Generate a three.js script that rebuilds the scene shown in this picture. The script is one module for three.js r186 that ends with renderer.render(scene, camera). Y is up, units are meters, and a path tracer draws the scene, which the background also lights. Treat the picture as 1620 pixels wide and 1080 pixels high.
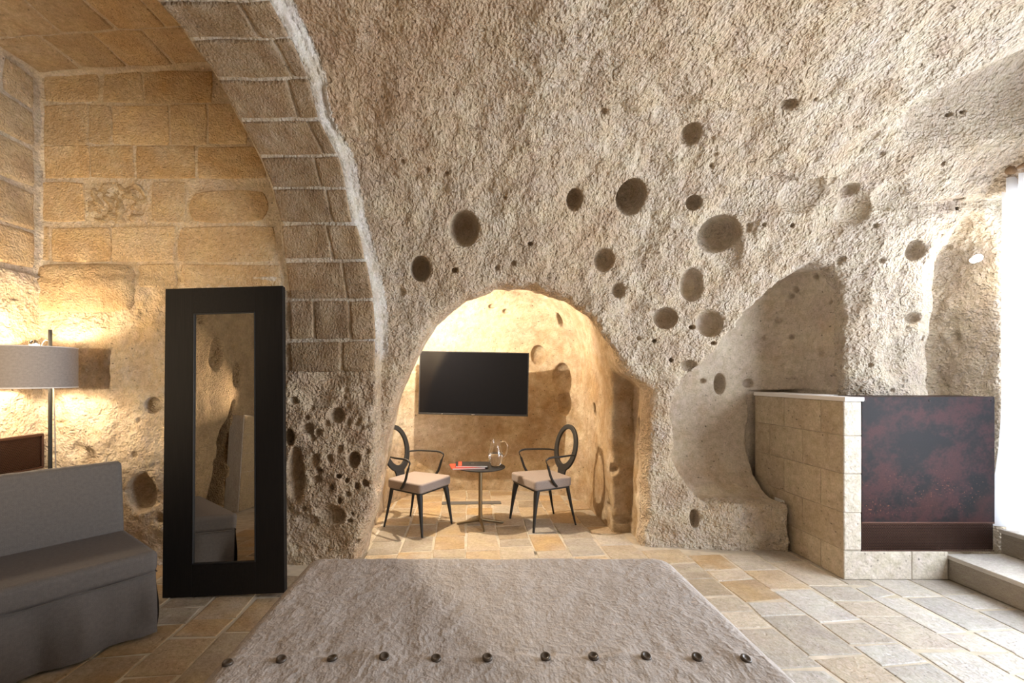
import * as THREE from 'three';
import { RoundedBoxGeometry } from 'three/addons/geometries/RoundedBoxGeometry.js';
import { mergeGeometries } from 'three/addons/utils/BufferGeometryUtils.js';
import { RectAreaLightUniformsLib } from 'three/addons/lights/RectAreaLightUniformsLib.js';

// ---------------------------------------------------------------- camera, sky, large lights, exposure
const EYE = 1.41, FOC = 720, CX = 750, CY = 596;            // eye height in metres; lens in pixels of the 1620 x 1080 frame
const scene = new THREE.Scene();
const camera = new THREE.PerspectiveCamera(2 * Math.atan(540 / FOC) * 180 / Math.PI, 1620 / 1080, 0.05, 60);
camera.position.set(0, EYE, 0);
camera.setViewOffset(1620, 1080, 810 - CX, 540 - CY, 1620, 1080);
camera.updateProjectionMatrix();
scene.add(camera);
scene.background = new THREE.Color().setRGB(0.9, 1.0, 1.12);  // overcast daylight beyond the doorway
scene.backgroundIntensity = 1.5;
const renderer = new THREE.WebGLRenderer({ antialias: true });
renderer.toneMapping = THREE.LinearToneMapping;
renderer.toneMappingExposure = 1.52;
renderer.shadowMap.enabled = true;
RectAreaLightUniformsLib.init();
const daylight = new THREE.RectAreaLight(new THREE.Color().setRGB(0.9, 0.97, 1.06), 7.0, 3.4, 2.3);   // in the doorway in the right wall
daylight.position.set(4.02, 1.5, -1.48); daylight.lookAt(0, 1.2, -1.48);
scene.add(daylight);
const LAMP = { lamp: 1.5, bedside: 40, niche: 10.5, sconce: 0.5 };

// ---------------------------------------------------------------- noise, seeded
let seed = 12345;
const rnd = () => { seed = (seed * 1664525 + 1013904223) >>> 0; return seed / 4294967296; };
const rr = (a, b) => a + (b - a) * rnd();
const PERM = new Uint8Array(512), GR = new Float32Array(256 * 3);
{ const p = []; for (let i = 0; i < 256; i++) p.push(i);
  for (let i = 255; i > 0; i--) { const j = Math.floor(rnd() * (i + 1)); [p[i], p[j]] = [p[j], p[i]]; }
  for (let i = 0; i < 512; i++) PERM[i] = p[i & 255];
  for (let i = 0; i < 256; i++) { const z = rr(-1, 1), a = rr(0, 6.2832), r = Math.sqrt(1 - z * z); GR[3 * i] = r * Math.cos(a); GR[3 * i + 1] = r * Math.sin(a); GR[3 * i + 2] = z; } }
function noise(x, y, z) {
  const xf = Math.floor(x), yf = Math.floor(y), zf = Math.floor(z);
  const X = xf & 255, Y = yf & 255, Z = zf & 255; x -= xf; y -= yf; z -= zf;
  const u = x * x * x * (x * (x * 6 - 15) + 10), v = y * y * y * (y * (y * 6 - 15) + 10), w = z * z * z * (z * (z * 6 - 15) + 10);
  const g = (a, b, c, dx, dy, dz) => { const i = 3 * PERM[PERM[PERM[X + a & 255] + (Y + b & 255)] + (Z + c & 255)]; return GR[i] * dx + GR[i + 1] * dy + GR[i + 2] * dz; };
  const a0 = g(0, 0, 0, x, y, z), a1 = g(1, 0, 0, x - 1, y, z), a2 = g(0, 1, 0, x, y - 1, z), a3 = g(1, 1, 0, x - 1, y - 1, z);
  const b0 = g(0, 0, 1, x, y, z - 1), b1 = g(1, 0, 1, x - 1, y, z - 1), b2 = g(0, 1, 1, x, y - 1, z - 1), b3 = g(1, 1, 1, x - 1, y - 1, z - 1);
  const l0 = a0 + u * (a1 - a0), l1 = a2 + u * (a3 - a2), l2 = b0 + u * (b1 - b0), l3 = b2 + u * (b3 - b2);
  const m0 = l0 + v * (l1 - l0), m1 = l2 + v * (l3 - l2);
  return 1.4 * (m0 + w * (m1 - m0));
}
const fbm = (x, y, z, n) => { let s = 0, a = 1, t = 0; for (let i = 0; i < n; i++) { s += a * noise(x, y, z); t += a; a *= 0.5; x = x * 2.03 + 7.1; y = y * 2.03 + 3.7; z = z * 2.03 + 1.3; } return s / t; };
// tiling 2-D noise for textures: noise on a period of n cells
const tile2 = (u, v, n, s) => { const x = u * n, y = v * n, xf = Math.floor(x), yf = Math.floor(y), fx = x - xf, fy = y - yf;
  const g = (i, j) => { const k = 3 * PERM[PERM[(((xf + i) % n) + s) & 255] + ((((yf + j) % n) + s * 3) & 255)]; return GR[k] * (fx - i) + GR[k + 1] * (fy - j); };
  const w = fx * fx * (3 - 2 * fx), q = fy * fy * (3 - 2 * fy);
  const a = g(0, 0) + w * (g(1, 0) - g(0, 0)), b = g(0, 1) + w * (g(1, 1) - g(0, 1)); return 1.6 * (a + q * (b - a)); };
const clamp = (x, a, b) => x < a ? a : x > b ? b : x;
const sstep = (a, b, x) => { const t = clamp((x - a) / (b - a), 0, 1); return t * t * (3 - 2 * t); };
const mix = (a, b, t) => a + (b - a) * t;
const mix3 = (a, b, t) => [mix(a[0], b[0], t), mix(a[1], b[1], t), mix(a[2], b[2], t)];
const smin = (a, b, k) => { const h = Math.max(k - Math.abs(a - b), 0); return Math.min(a, b) - h * h / (4 * k); };
const smax = (a, b, k) => -smin(-a, -b, k);
const table = (t, x) => { if (x <= t[0][0]) return t[0][1]; for (let i = 1; i < t.length; i++) if (x <= t[i][0]) { const f = (x - t[i - 1][0]) / (t[i][0] - t[i - 1][0]); return mix(t[i - 1][1], t[i][1], f); } return t[t.length - 1][1]; };
const at = (px, py, d) => [(px - CX) * d / FOC, EYE - (py - CY) * d / FOC, -d];

// ---------------------------------------------------------------- textures
function dataTex(w, h, fn, srgb, rx = 1, ry = 1) {
  const a = new Uint8Array(w * h * 4);
  for (let j = 0; j < h; j++) for (let i = 0; i < w; i++) {
    const c = fn(i / w, j / h), k = 4 * (j * w + i);
    if (typeof c === 'number') a[k] = a[k + 1] = a[k + 2] = clamp(c, 0, 1) * 255;
    else { a[k] = clamp(c[0], 0, 1) * 255; a[k + 1] = clamp(c[1], 0, 1) * 255; a[k + 2] = clamp(c[2], 0, 1) * 255; }
    a[k + 3] = 255;
  }
  const t = new THREE.DataTexture(a, w, h, THREE.RGBAFormat);
  t.wrapS = t.wrapT = THREE.RepeatWrapping; t.magFilter = THREE.LinearFilter; t.minFilter = THREE.LinearFilter;
  if (srgb) t.colorSpace = THREE.SRGBColorSpace;
  t.repeat.set(rx, ry); t.needsUpdate = true; return t;
}
const rep = (t, rx, ry) => { const c = t.clone(); c.repeat.set(rx, ry); c.needsUpdate = true; return c; };
// chiselled rock relief, 1.2 m per repeat: short picked strokes and pits
const rockBump = dataTex(1024, 1024, (u, v) => {
  const w = 0.02 * tile2(u, v, 6, 3), a = tile2(u + w, v - w, 24, 11), b = tile2(u - w, v + w, 56, 5), c = tile2(u, v, 120, 17), e = tile2(u, v, 250, 23);
  const g = tile2(u + 0.5 * w, v + 0.3 * w, 78, 61), crumb = Math.max(0, b) * 0.6 + Math.max(0, g) * 0.5;
  let h = 0.42 + 0.16 * a + 0.16 * b + 0.22 * crumb + 0.14 * g + 0.13 * c + 0.09 * e;
  const p = tile2(u, v, 40, 41); if (p > 0.42) h -= (p - 0.42) * 1.6;
  return h;
}, false);
const rockTone = dataTex(1024, 1024, (u, v) => {
  const a = tile2(u, v, 7, 9), b = tile2(u, v, 31, 29), c = tile2(u, v, 97, 13), e = tile2(u, v, 211, 7);
  let t = 0.9 + 0.05 * a + 0.07 * b + 0.07 * c + 0.05 * e;
  const p = tile2(u, v, 64, 51); if (p > 0.55) t -= (p - 0.55) * 1.1;
  return [t, t * (0.985 + 0.015 * a), t * (0.965 + 0.03 * b)];
}, true);
const linenBump = dataTex(1024, 1024, (u, v) => {
  const wx = tile2(u, v, 220, 3), wy = tile2(u, 0.3 * v, 150, 8);
  const w = 0.03 * tile2(u, v, 5, 12), cr = 0.3 - Math.abs(tile2(u + w, v - w, 18, 31)), cr2 = 0.3 - Math.abs(tile2(u - w, v + 2 * w, 38, 77)), y = tile2(u, v, 90, 19);
  return 0.45 + 0.05 * wx + 0.05 * wy + 0.32 * cr + 0.22 * cr2 + 0.08 * y;
}, false);
const weaveBump = dataTex(512, 512, (u, v) => 0.5 + 0.2 * Math.sin(u * 6.28318 * 128) * Math.sin(v * 6.28318 * 128) + 0.15 * tile2(u, v, 60, 3), false);
const weaveTone = dataTex(512, 512, (u, v) => { const t = 0.9 + 0.07 * tile2(u, v, 140, 3) + 0.05 * tile2(u * 1, v, 30, 6) + 0.04 * tile2(u, 0, 200, 5) + 0.04 * tile2(0, v, 200, 9); return t; }, true);
const stainTone = dataTex(1024, 1024, (u, v) => {
  const w = 0.06 * tile2(u, v, 4, 5), a = tile2(u + w, v, 4, 2) + 0.6 * tile2(u, v + w, 9, 7) + 0.45 * tile2(u, v, 24, 9) + 0.35 * tile2(u, v, 55, 19), b = tile2(u, v, 5, 22) + 0.5 * tile2(u + w, v, 13, 14), f = tile2(u, v, 90, 3);
  const k = clamp(0.5 + 1.1 * a, 0, 1), o = clamp(1.4 * b - 0.1, 0, 1);
  let c = mix3([0.115, 0.095, 0.105], [0.31, 0.16, 0.155], k);
  c = mix3(c, [0.34, 0.17, 0.12], o * 0.5 * sstep(0.8, 0.2, v));
  const s = tile2(u, v, 70, 33) + 0.4 * tile2(u, v, 150, 3); const low = sstep(0.55, 0.25, v) * sstep(0.02, 0.1, v);
  if (s > 0.48) c = mix3(c, [0.6, 0.36, 0.24], clamp((s - 0.48) * 5, 0, 1) * low * clamp(0.55 + tile2(u, v, 6, 3) * 1.4, 0, 1));
  const g = 0.68 * (1 + 0.14 * f); return [c[0] * g, c[1] * g, c[2] * g];
}, true);
const grainTone = dataTex(256, 1024, (u, v) => { const t = 0.82 + 0.12 * tile2(u, 0.1 * v, 60, 4) + 0.1 * tile2(u, v, 12, 6); return t; }, true);

// ---------------------------------------------------------------- materials
const std = (o) => new THREE.MeshStandardMaterial(o), phy = (o) => new THREE.MeshPhysicalMaterial(o);
const rgb = (r, g, b) => new THREE.Color().setRGB(r, g, b);
const M = {
  rock: std({ vertexColors: true, roughness: 0.95, map: rep(rockTone, 1 / 1.2, 1 / 1.2), bumpMap: rep(rockBump, 1 / 1.2, 1 / 1.2), bumpScale: 0.03 }),
  mortar: std({ vertexColors: true, roughness: 0.95, map: rep(rockTone, 1 / 1.2, 1 / 1.2), bumpMap: rep(rockBump, 1 / 1.2, 1 / 1.2), bumpScale: 0.016 }),
  plaster: std({ vertexColors: true, roughness: 0.93, map: rep(rockTone, 0.7, 0.7), bumpMap: rep(rockBump, 0.6, 0.6), bumpScale: 0.006 }),
  stone: std({ vertexColors: true, roughness: 0.93, map: rep(rockTone, 1.1, 1.1), bumpMap: rep(rockBump, 1.1, 1.1), bumpScale: 0.014 }),
  tile: std({ vertexColors: true, roughness: 0.62, map: rep(rockTone, 1.3, 1.3), bumpMap: rep(rockBump, 0.8, 0.8), bumpScale: 0.004 }),
  grout: std({ color: rgb(0.64, 0.58, 0.48), roughness: 0.95, map: rep(rockTone, 1, 1), bumpMap: rep(rockBump, 1, 1), bumpScale: 0.004 }),
  slab: std({ color: rgb(0.74, 0.71, 0.66), roughness: 0.6, map: rep(rockTone, 1, 1) }),
  linen: phy({ color: rgb(0.56, 0.5, 0.46), roughness: 0.92, map: rep(weaveTone, 1.5, 1.5), bumpMap: rep(linenBump, 1 / 1.1, 1 / 1.1), bumpScale: 0.011, sheen: 0.25, sheenRoughness: 0.6, sheenColor: rgb(0.5, 0.48, 0.48) }),
  sofa: phy({ color: rgb(0.16, 0.138, 0.123), roughness: 0.85, map: rep(weaveTone, 2, 2), bumpMap: rep(weaveBump, 5, 5), bumpScale: 0.0015, sheen: 0.3, sheenRoughness: 0.5, sheenColor: rgb(0.35, 0.34, 0.35) }),
  seat: phy({ color: rgb(0.34, 0.275, 0.24), roughness: 0.88, map: rep(weaveTone, 4, 4), bumpMap: rep(weaveBump, 8, 8), bumpScale: 0.001, sheen: 0.2, sheenColor: rgb(0.4, 0.36, 0.34) }),
  black: std({ color: rgb(0.022, 0.021, 0.021), roughness: 0.5, metalness: 0.3 }),
  iron: std({ color: rgb(0.03, 0.028, 0.026), roughness: 0.55, metalness: 0.5 }),
  wenge: phy({ color: rgb(0.018, 0.0145, 0.012), roughness: 0.6, specularIntensity: 0.5, map: rep(grainTone, 3, 1) }),
  mirror: std({ color: rgb(0.8, 0.74, 0.66), roughness: 0.015, metalness: 1 }),
  copper: phy({ map: stainTone, roughness: 0.55, metalness: 0.25, specularIntensity: 0.45 }),
  mesh: std({ color: rgb(0.09, 0.044, 0.03), roughness: 0.4, metalness: 0.75 }),
  hollow: std({ color: rgb(0.006, 0.005, 0.005), roughness: 0.9 }),  // near-black, the dark inside the grilles put into the colour
  bronze: std({ color: rgb(0.26, 0.2, 0.12), roughness: 0.38, metalness: 0.9 }),
  glass: phy({ color: rgb(1, 1, 1), roughness: 0.01, transmission: 1, thickness: 0.01, ior: 1.45 }),
  water: phy({ color: rgb(1, 1, 1), roughness: 0.0, transmission: 1, thickness: 0.05, ior: 1.33 }),
  shade: std({ color: rgb(0.42, 0.37, 0.34), roughness: 0.9, map: rep(weaveTone, 3, 3) }),
  lining: std({ color: rgb(0.85, 0.8, 0.7), roughness: 0.8 }),
  trim: std({ color: rgb(0.75, 0.72, 0.7), roughness: 0.7 }),
  screen: phy({ color: rgb(0.005, 0.005, 0.006), roughness: 0.12, specularIntensity: 0.35 }),
  chrome: std({ color: rgb(0.7, 0.7, 0.7), roughness: 0.2, metalness: 1 }),
  white: std({ color: rgb(0.75, 0.74, 0.7), roughness: 0.5 }),
  curtain: phy({ color: rgb(0.92, 0.93, 0.96), roughness: 1, transmission: 0.5, thickness: 0, side: THREE.DoubleSide }),
  wood: std({ color: rgb(0.4, 0.26, 0.15), roughness: 0.6, map: rep(grainTone, 8, 2) }),
  vent: std({ color: rgb(0.16, 0.15, 0.14), roughness: 0.7 }),
  step: std({ color: rgb(0.5, 0.45, 0.38), roughness: 0.75, map: rep(rockTone, 1.2, 1.2), bumpMap: rep(rockBump, 0.7, 0.7), bumpScale: 0.006 }),
  paper: std({ color: rgb(0.75, 0.68, 0.6), roughness: 0.8 }),
  red: std({ color: rgb(0.62, 0.05, 0.02), roughness: 0.5 }),
};
const glow = (r, g, b, k) => std({ color: rgb(0.8, 0.8, 0.8), emissive: rgb(r, g, b), emissiveIntensity: k, roughness: 0.6 });

// ---------------------------------------------------------------- naming
const taken = {};
const numbered = (n) => { taken[n] = (taken[n] ?? -1) + 1; return taken[n] ? `${n}_${String(taken[n]).padStart(3, '0')}` : n; };
function tag(o, label, category, group) { o.userData.label = label; o.userData.category = category; if (group) o.userData.group = group; return o; }
function thing(name, label, category, [x, y, z] = [0, 0, 0], turn = 0, group) {
  const o = new THREE.Group(); o.name = numbered(name); o.position.set(x, y, z); o.rotation.y = turn; scene.add(o); return tag(o, label, category, group);
}
function part(name, geo, mat, parent = scene) {
  if (Array.isArray(geo)) geo = join(geo);
  const m = new THREE.Mesh(geo, mat); m.name = numbered(name); m.castShadow = m.receiveShadow = true; parent.add(m); return m;
}
function struct(name, geo, mat) { const m = part(name, geo, mat); m.userData.kind = 'structure'; return m; }
function join(list) { return mergeGeometries(list.map((g) => { const h = g.index ? g.toNonIndexed() : g.clone(); for (const k of Object.keys(h.attributes)) if (!['position', 'normal', 'uv'].includes(k)) h.deleteAttribute(k); return h; })); }
const box = (w, h, d, x, y, z, r = 0.004, seg = 2) => new RoundedBoxGeometry(w, h, d, seg, Math.min(r, w / 2.01, h / 2.01, d / 2.01)).translate(x, y, z);
const V = (x, y, z) => new THREE.Vector3(x, y, z);
// a tube of changing radius along a smooth curve through points [x, y, z, r]
function limb(pts, seg = 24, sides = 10, squash = 1) {
  const c = new THREE.CatmullRomCurve3(pts.map((p) => V(p[0], p[1], p[2])), false, 'centripetal'), fr = c.computeFrenetFrames(seg, false), pos = [], uv = [], idx = [];
  for (let i = 0; i <= seg; i++) {
    const t = i / seg, p = c.getPoint(t), f = t * (pts.length - 1), k = Math.min(pts.length - 2, Math.floor(f)), r = mix(pts[k][3], pts[k + 1][3], f - k);
    for (let j = 0; j <= sides; j++) { const a = j / sides * Math.PI * 2, n = fr.normals[i].clone().multiplyScalar(Math.cos(a) * r).addScaledVector(fr.binormals[i], Math.sin(a) * r * squash); pos.push(p.x + n.x, p.y + n.y, p.z + n.z); uv.push(j / sides, t); }
  }
  for (let i = 0; i < seg; i++) for (let j = 0; j < sides; j++) { const a = i * (sides + 1) + j, b = a + sides + 1; idx.push(a, b, a + 1, b, b + 1, a + 1); }
  for (const e of [0, seg]) { const p = c.getPoint(e / seg), k = pos.length / 3; pos.push(p.x, p.y, p.z); uv.push(0.5, 0.5); for (let j = 0; j < sides; j++) { const a = e * (sides + 1) + j; e ? idx.push(a, k, a + 1) : idx.push(a, a + 1, k); } }
  const g = new THREE.BufferGeometry(); g.setAttribute('position', new THREE.Float32BufferAttribute(pos, 3)); g.setAttribute('uv', new THREE.Float32BufferAttribute(uv, 2)); g.setIndex(idx); g.computeVertexNormals(); return g;
}
const lathe = (pts, n = 40) => new THREE.LatheGeometry(pts.map((p) => new THREE.Vector2(p[0], p[1])), n);

// ---------------------------------------------------------------- the cave: one field, negative in the air
// depth d = -z. Facade of the rear wall, the vault over it, the masonry rib, the room to the left of it, the niche, the recess.
const FACADE = [[-1.6, 3.42], [-0.9, 3.5], [0.2, 3.66], [1.4, 3.8], [2.2, 3.74], [2.75, 3.62], [3.05, 3.5], [3.4, 3.5], [3.62, 3.62], [3.75, 3.85], [4.2, 3.95]];
const facade = (x) => table(FACADE, x);
const profile = (d, y, D, top, p) => { const a = Math.max(0, d - 1.1) / (D - 1.1), b = Math.max(0, y - 1.5) / (top - 1.5); return (Math.pow(Math.pow(a, p) + Math.pow(b, p), 1 / p) - 1) * 1.9; };
const RIB_P = 3.2, RIB_D = 3.41, RIB_TOP = 3.44;
const ribDepth = (y) => { let lo = 0.5, hi = 6; for (let i = 0; i < 50; i++) { const d = (lo + hi) / 2; profile(d, EYE - (y - CY) * d / FOC, RIB_D, RIB_TOP, RIB_P) > 0 ? hi = d : lo = d; } return lo; };
const angle = (d, y) => Math.atan2(y - 1.5, d - 1.1);
const RIB_L = [], RIB_R = [];
for (const [y, l, r] of [[590, 455, 597], [535, 455, 600], [480, 455, 596], [400, 447, 580], [340, 440, 562], [250, 410, 546], [187, 375, 512], [125, 340, 500], [60, 295, 470], [0, 245, 440], [-60, 195, 405]]) {
  const d = ribDepth(y), t = angle(d, EYE - (y - CY) * d / FOC); RIB_L.push([t, (l - CX) * d / FOC]); RIB_R.push([t, (r - CX) * d / FOC]);
}
const ribL = (d, y) => table(RIB_L, angle(d, y)), ribR = (d, y) => table(RIB_R, angle(d, y));
const LEFT = -3.235, BACK_L = 3.4;
const alcoveTop = (x) => 3.66 + 0.06 * (x - LEFT);
const poly = (list) => list.map(([px, py]) => { let d = 3.6, p; for (let i = 0; i < 6; i++) { p = at(px, py, d); d = facade(p[0]); } return [p[0], p[1]]; });
function sdPoly(v, x, y) {
  let d = 1e9, s = 1;
  for (let i = 0, j = v.length - 1; i < v.length; j = i++) {
    const ex = v[j][0] - v[i][0], ey = v[j][1] - v[i][1], wx = x - v[i][0], wy = y - v[i][1], t = clamp((wx * ex + wy * ey) / (ex * ex + ey * ey), 0, 1), bx = wx - ex * t, by = wy - ey * t;
    d = Math.min(d, bx * bx + by * by);
    const c1 = y >= v[i][1], c2 = y < v[j][1], c3 = ex * wy > ey * wx; if ((c1 && c2 && c3) || (!c1 && !c2 && !c3)) s = -s;
  }
  return s * Math.sqrt(d);
}
const NICHE = poly([[560, 960], [571, 880], [590, 800], [597, 755], [607, 700], [620, 640], [650, 570], [690, 510], [738, 470], [786, 449], [840, 449], [898, 470], [940, 508], [964, 545], [978, 566], [994, 590], [1014, 602], [1028, 616], [1026, 690], [1022, 780], [1018, 835], [1010, 960]]);
const RECESS = poly([[1092, 775], [1078, 745], [1064, 705], [1060, 650], [1076, 600], [1122, 558], [1180, 492], [1236, 443], [1284, 418], [1312, 421], [1332, 458], [1336, 560], [1332, 640], [1340, 790], [1240, 800], [1120, 800]]);
const boxd = (x, y, d, x0, x1, y0, y1, d0, d1) => Math.max(x0 - x, x - x1, y0 - y, y - y1, d0 - d, d - d1);
function rough(x, y, d) {                                    // how coarsely the rock is picked here: 1 = picked, 0.3 = dressed smooth
  const D = facade(x);
  if (x > -0.95 && x < 1.5 && d > D + 0.25) return 0.35;
  if (x > 1.5 && d > D + 0.12 && x < 3.0) return 0.25;
  if (eyebrow(x, y, d) < 0.04) return 0.2;
  return 1;
}
const eyebrow = (x, y, d) => (Math.hypot(((x - 3.4) * 0.92 - (d - 2.8) * 0.39) / 0.6, (y - 3.07) / 0.4, (-(x - 3.4) * 0.39 - (d - 2.8) * 0.92) / 0.25) - 1) * 0.25;
function smooth(x, y, z) {                                   // the field without relief or holes
  const d = -z;
  let cave = profile(d, y, facade(x), 3.52, 2.9);
  cave = smax(cave, x - 3.9, 0.2 + 0.5 * sstep(1.9, 3.0, y));
  cave = smax(cave, -1.5 - d, 0.3);
  const L = ribL(d, y), R = ribR(d, y);
  const a1 = Math.max(cave, R - x);
  const a2 = Math.max(profile(d, y, RIB_D, RIB_TOP, RIB_P), -1.45 - d, L - 0.2 - x, x - R - 0.2);
  const a3 = Math.max(smax(smax(d - BACK_L, y - alcoveTop(x), 0.05), LEFT - x, 0.05), x - L, -1.5 - d);
  let f = smin(smin(a1, a2, 0.035), a3, 0.03);
  if (d > 3.0 && x < 1.9 && x > -1.4) {
    const q = Math.pow(Math.pow(Math.abs(x - 0.15) / 1.1, 2.6) + Math.pow(Math.max(0, y - 1.0) / 1.5, 2.6) + Math.pow(Math.max(0, d - 4.5) / 1.17, 4), 1 / 2.6) - 1;
    f = smin(f, Math.max(sdPoly(NICHE, x, y) , 3.1 - d, d - 4.12), 0.07);
    f = smin(f, Math.max(q, 3.86 - d), 0.03);
  }
  if (d > 2.9 && x > 1.3) {
    f = smin(f, smax(Math.max(sdPoly(RECESS, x, y), 3.0 - d), d - 4.24 + 0.12 * sstep(0.9, 0.4, y), 0.3), 0.05);
    f = Math.min(f, boxd(x, y, d, 2.54, 2.9, -1, 1.29, 2.9, 4.26));
    f = Math.min(f, boxd(x, y, d, 2.8, 3.68, -1, 1.272, 2.9, 3.42));
  }
  if (x > 2.4) {
    f = smin(f, boxd(x, y, d, 3.0, 6, -1, 2.72, -0.35, 3.37), 0.03);
    f = smin(f, eyebrow(x, y, d), 0.05);
  }
  if (d < 1 && x < -2) f = smin(f, boxd(x, y, -d, LEFT - 0.45, -2, -1, 1.45 + 0.08 * Math.sin(d * 9), -0.2 + 0.4 * y, 0.45), 0.05);
  return f;
}
// ---- holes: found on the rock, drilled inwards
const HOLES = [];
function onRock(px, py, field) {
  const k = [(px - CX) / FOC, -(py - CY) / FOC, -1]; let t = 1.2;
  for (let i = 0; i < 400; i++) { const v = field(k[0] * t, EYE + k[1] * t, k[2] * t); if (v > -0.0005) break; t += Math.max(0.002, -v * 0.5); }
  return [k[0] * t, EYE + k[1] * t, -t];
}
function hole(px, py, rx, ry, deep = 1.1, soft = 0.012, lean = 0.35) {
  const c = onRock(px, py, smooth), d = -c[2], e = 0.02;
  const n = V(smooth(c[0] + e, c[1], c[2]) - smooth(c[0] - e, c[1], c[2]), smooth(c[0], c[1] + e, c[2]) - smooth(c[0], c[1] - e, c[2]), smooth(c[0], c[1], c[2] + e) - smooth(c[0], c[1], c[2] - e)).normalize();
  const ray = V(c[0], c[1] - EYE, c[2]).normalize(), w = n.clone().multiplyScalar(1 - lean).addScaledVector(ray, lean).normalize();
  const up = V(0, 1, 0).addScaledVector(w, -w.y).normalize(), side = V().crossVectors(up, w);
  const a = rx * d / FOC, b = ry * d / FOC, r = Math.max(a, b), depth = r * deep * (deep < 0.7 ? 1.1 : 1.6);
  HOLES.push({ c: V(...c), w, up, side, a, b, depth, soft, big: Math.max(r, depth) * 1.2 + 0.05 });
}
for (const h of [[735, 362, 24, 28, 1.3], [665, 425, 16, 20, 1.4], [634, 461, 8, 8, .8], [909, 316, 13, 17, 1.3], [999, 312, 24, 28, 1.4], [957, 411, 17, 19, 1.2], [978, 459, 10, 12, .9], [1094, 216, 16, 20, 1.1],
  [955, 178, 6, 6, 1.3], [1096, 320, 12, 12, .9], [1138, 371, 33, 30, 1.1], [1150, 402, 22, 30, .35], [1095, 450, 18, 27, .8], [1052, 503, 19, 17, 1], [1122, 511, 20, 22, .8], [1033, 494, 7, 6, .8], [1247, 165, 12, 8, .7],
  [1388, 143, 24, 17, .3], [1272, 308, 34, 28, .4], [1190, 310, 70, 30, .12], [1345, 303, 15, 13, 1], [1352, 330, 24, 26, .6], [1413, 309, 26, 25, .6], [1446, 396, 14, 16, .8], [1445, 503, 11, 10, .9], [1423, 570, 24, 30, .4],
  [1318, 285, 6, 5, .7], [1290, 437, 6, 5, 1], [1258, 458, 6, 5, 1], [1138, 607, 9, 17, .9], [1184, 606, 9, 7, .8], [1088, 578, 13, 9, .7], [1252, 600, 6, 4, .8], [1311, 605, 20, 14, .35], [1350, 475, 12, 20, .35], [1510, 535, 8, 14, .6], [1468, 582, 7, 6, .6],
  [1516, 312, 7, 6, .8], [1499, 392, 5, 5, .8], [1098, 820, 7, 15, .9], [1330, 410, 8, 5, .7], [1300, 560, 6, 4, .6],
  [532, 657, 12, 13, 1.3], [487, 678, 9, 9, 1.2], [560, 727, 10, 13, 1.2], [544, 629, 5, 5, 1], [563, 672, 5, 5, 1], [549, 670, 5, 5, 1], [580, 714, 5, 5, 1], [459, 691, 8, 14, 1], [468, 752, 13, 48, .35], [522, 815, 26, 17, .45], [478, 826, 26, 12, .45],
  [520, 600, 26, 12, .35], [500, 630, 22, 20, .25], [516, 669, 5, 6, .8], [597, 655, 8, 14, .5], [472, 848, 6, 5, .9], [480, 838, 5, 5, .9], [503, 851, 6, 5, .8], [526, 770, 5, 5, .8], [500, 727, 9, 10, .5], [523, 728, 4, 4, .9], [470, 868, 6, 5, .8], [495, 866, 6, 5, .7],
  [240, 641, 13, 13, 1.3], [198, 588, 7, 9, .5], [238, 585, 8, 13, .4], [226, 780, 22, 30, .7], [212, 719, 5, 5, .9], [120, 714, 14, 14, .5], [138, 730, 16, 22, .5], [150, 690, 5, 5, .6], [255, 820, 8, 8, .6],
  [890, 600, 18, 26, .6], [893, 636, 13, 22, .6], [852, 562, 12, 16, .6], [885, 507, 5, 13, 1], [940, 648, 6, 11, .9], [855, 462, 13, 13, .4], [970, 742, 8, 9, .9], [1012, 700, 7, 60, .08], [960, 800, 16, 6, .6], [985, 822, 16, 7, .6],
  [1006, 650, 9, 30, .1], [800, 492, 5, 4, .8], [778, 484, 5, 4, .8]]) hole(...h);
{ const keep = seed; seed = 777;                             // smaller pits scattered over the picked face
  for (let i = 0; i < 70; i++) { const px = rr(600, 1520), py = rr(140, 640); if (px < 990 && px > 610 && py > 430) continue; hole(px, py, rr(3.2, 5.5), rr(3, 5), 1, 0.006); }
  for (let i = 0; i < 45; i++) hole(rr(456, 600), rr(600, 880), rr(3.2, 6), rr(3.2, 6.5), 0.9, 0.008);
  for (let i = 0; i < 25; i++) hole(rr(75, 255), rr(470, 800), rr(3, 5.5), rr(3, 5), 0.7, 0.008);
  seed = keep; }
{ const mk = (c, w, a, b, depth) => { const W = V(...w).normalize(), up = V(0, 1, 0).addScaledVector(W, -W.y).normalize(); HOLES.push({ c: V(...c), w: W, up, side: V().crossVectors(up, W), a, b, depth, soft: 0.02, big: Math.max(a, b, depth) * 1.2 + 0.06 }); };
  mk([LEFT, 2.1, -0.1], [-1, 0, 0], 0.14, 0.2, 0.16); mk([LEFT, 1.9, 0.5], [-1, 0, 0], 0.12, 0.18, 0.16); mk([LEFT, 2.5, -0.5], [-1, 0, 0], 0.1, 0.12, 0.14); mk([LEFT, 2.3, 0.35], [-1, 0, 0], 0.08, 0.08, 0.1); }
const holeField = (list, f, x, y, z) => {
  for (const h of list) {
    const X = x - h.c.x, Y = y - h.c.y, Z = z - h.c.z; if (X * X + Y * Y + Z * Z > h.big * h.big) continue;
    const a = (X * h.side.x + Y * h.side.y + Z * h.side.z) / h.a, b = (X * h.up.x + Y * h.up.y + Z * h.up.z) / h.b, w = (X * h.w.x + Y * h.w.y + Z * h.w.z) / h.depth;
    f = smin(f, (Math.sqrt(a * a + b * b + w * w) - 1) * Math.min(h.a, h.b, h.depth), h.soft);
  }
  return f;
};
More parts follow.
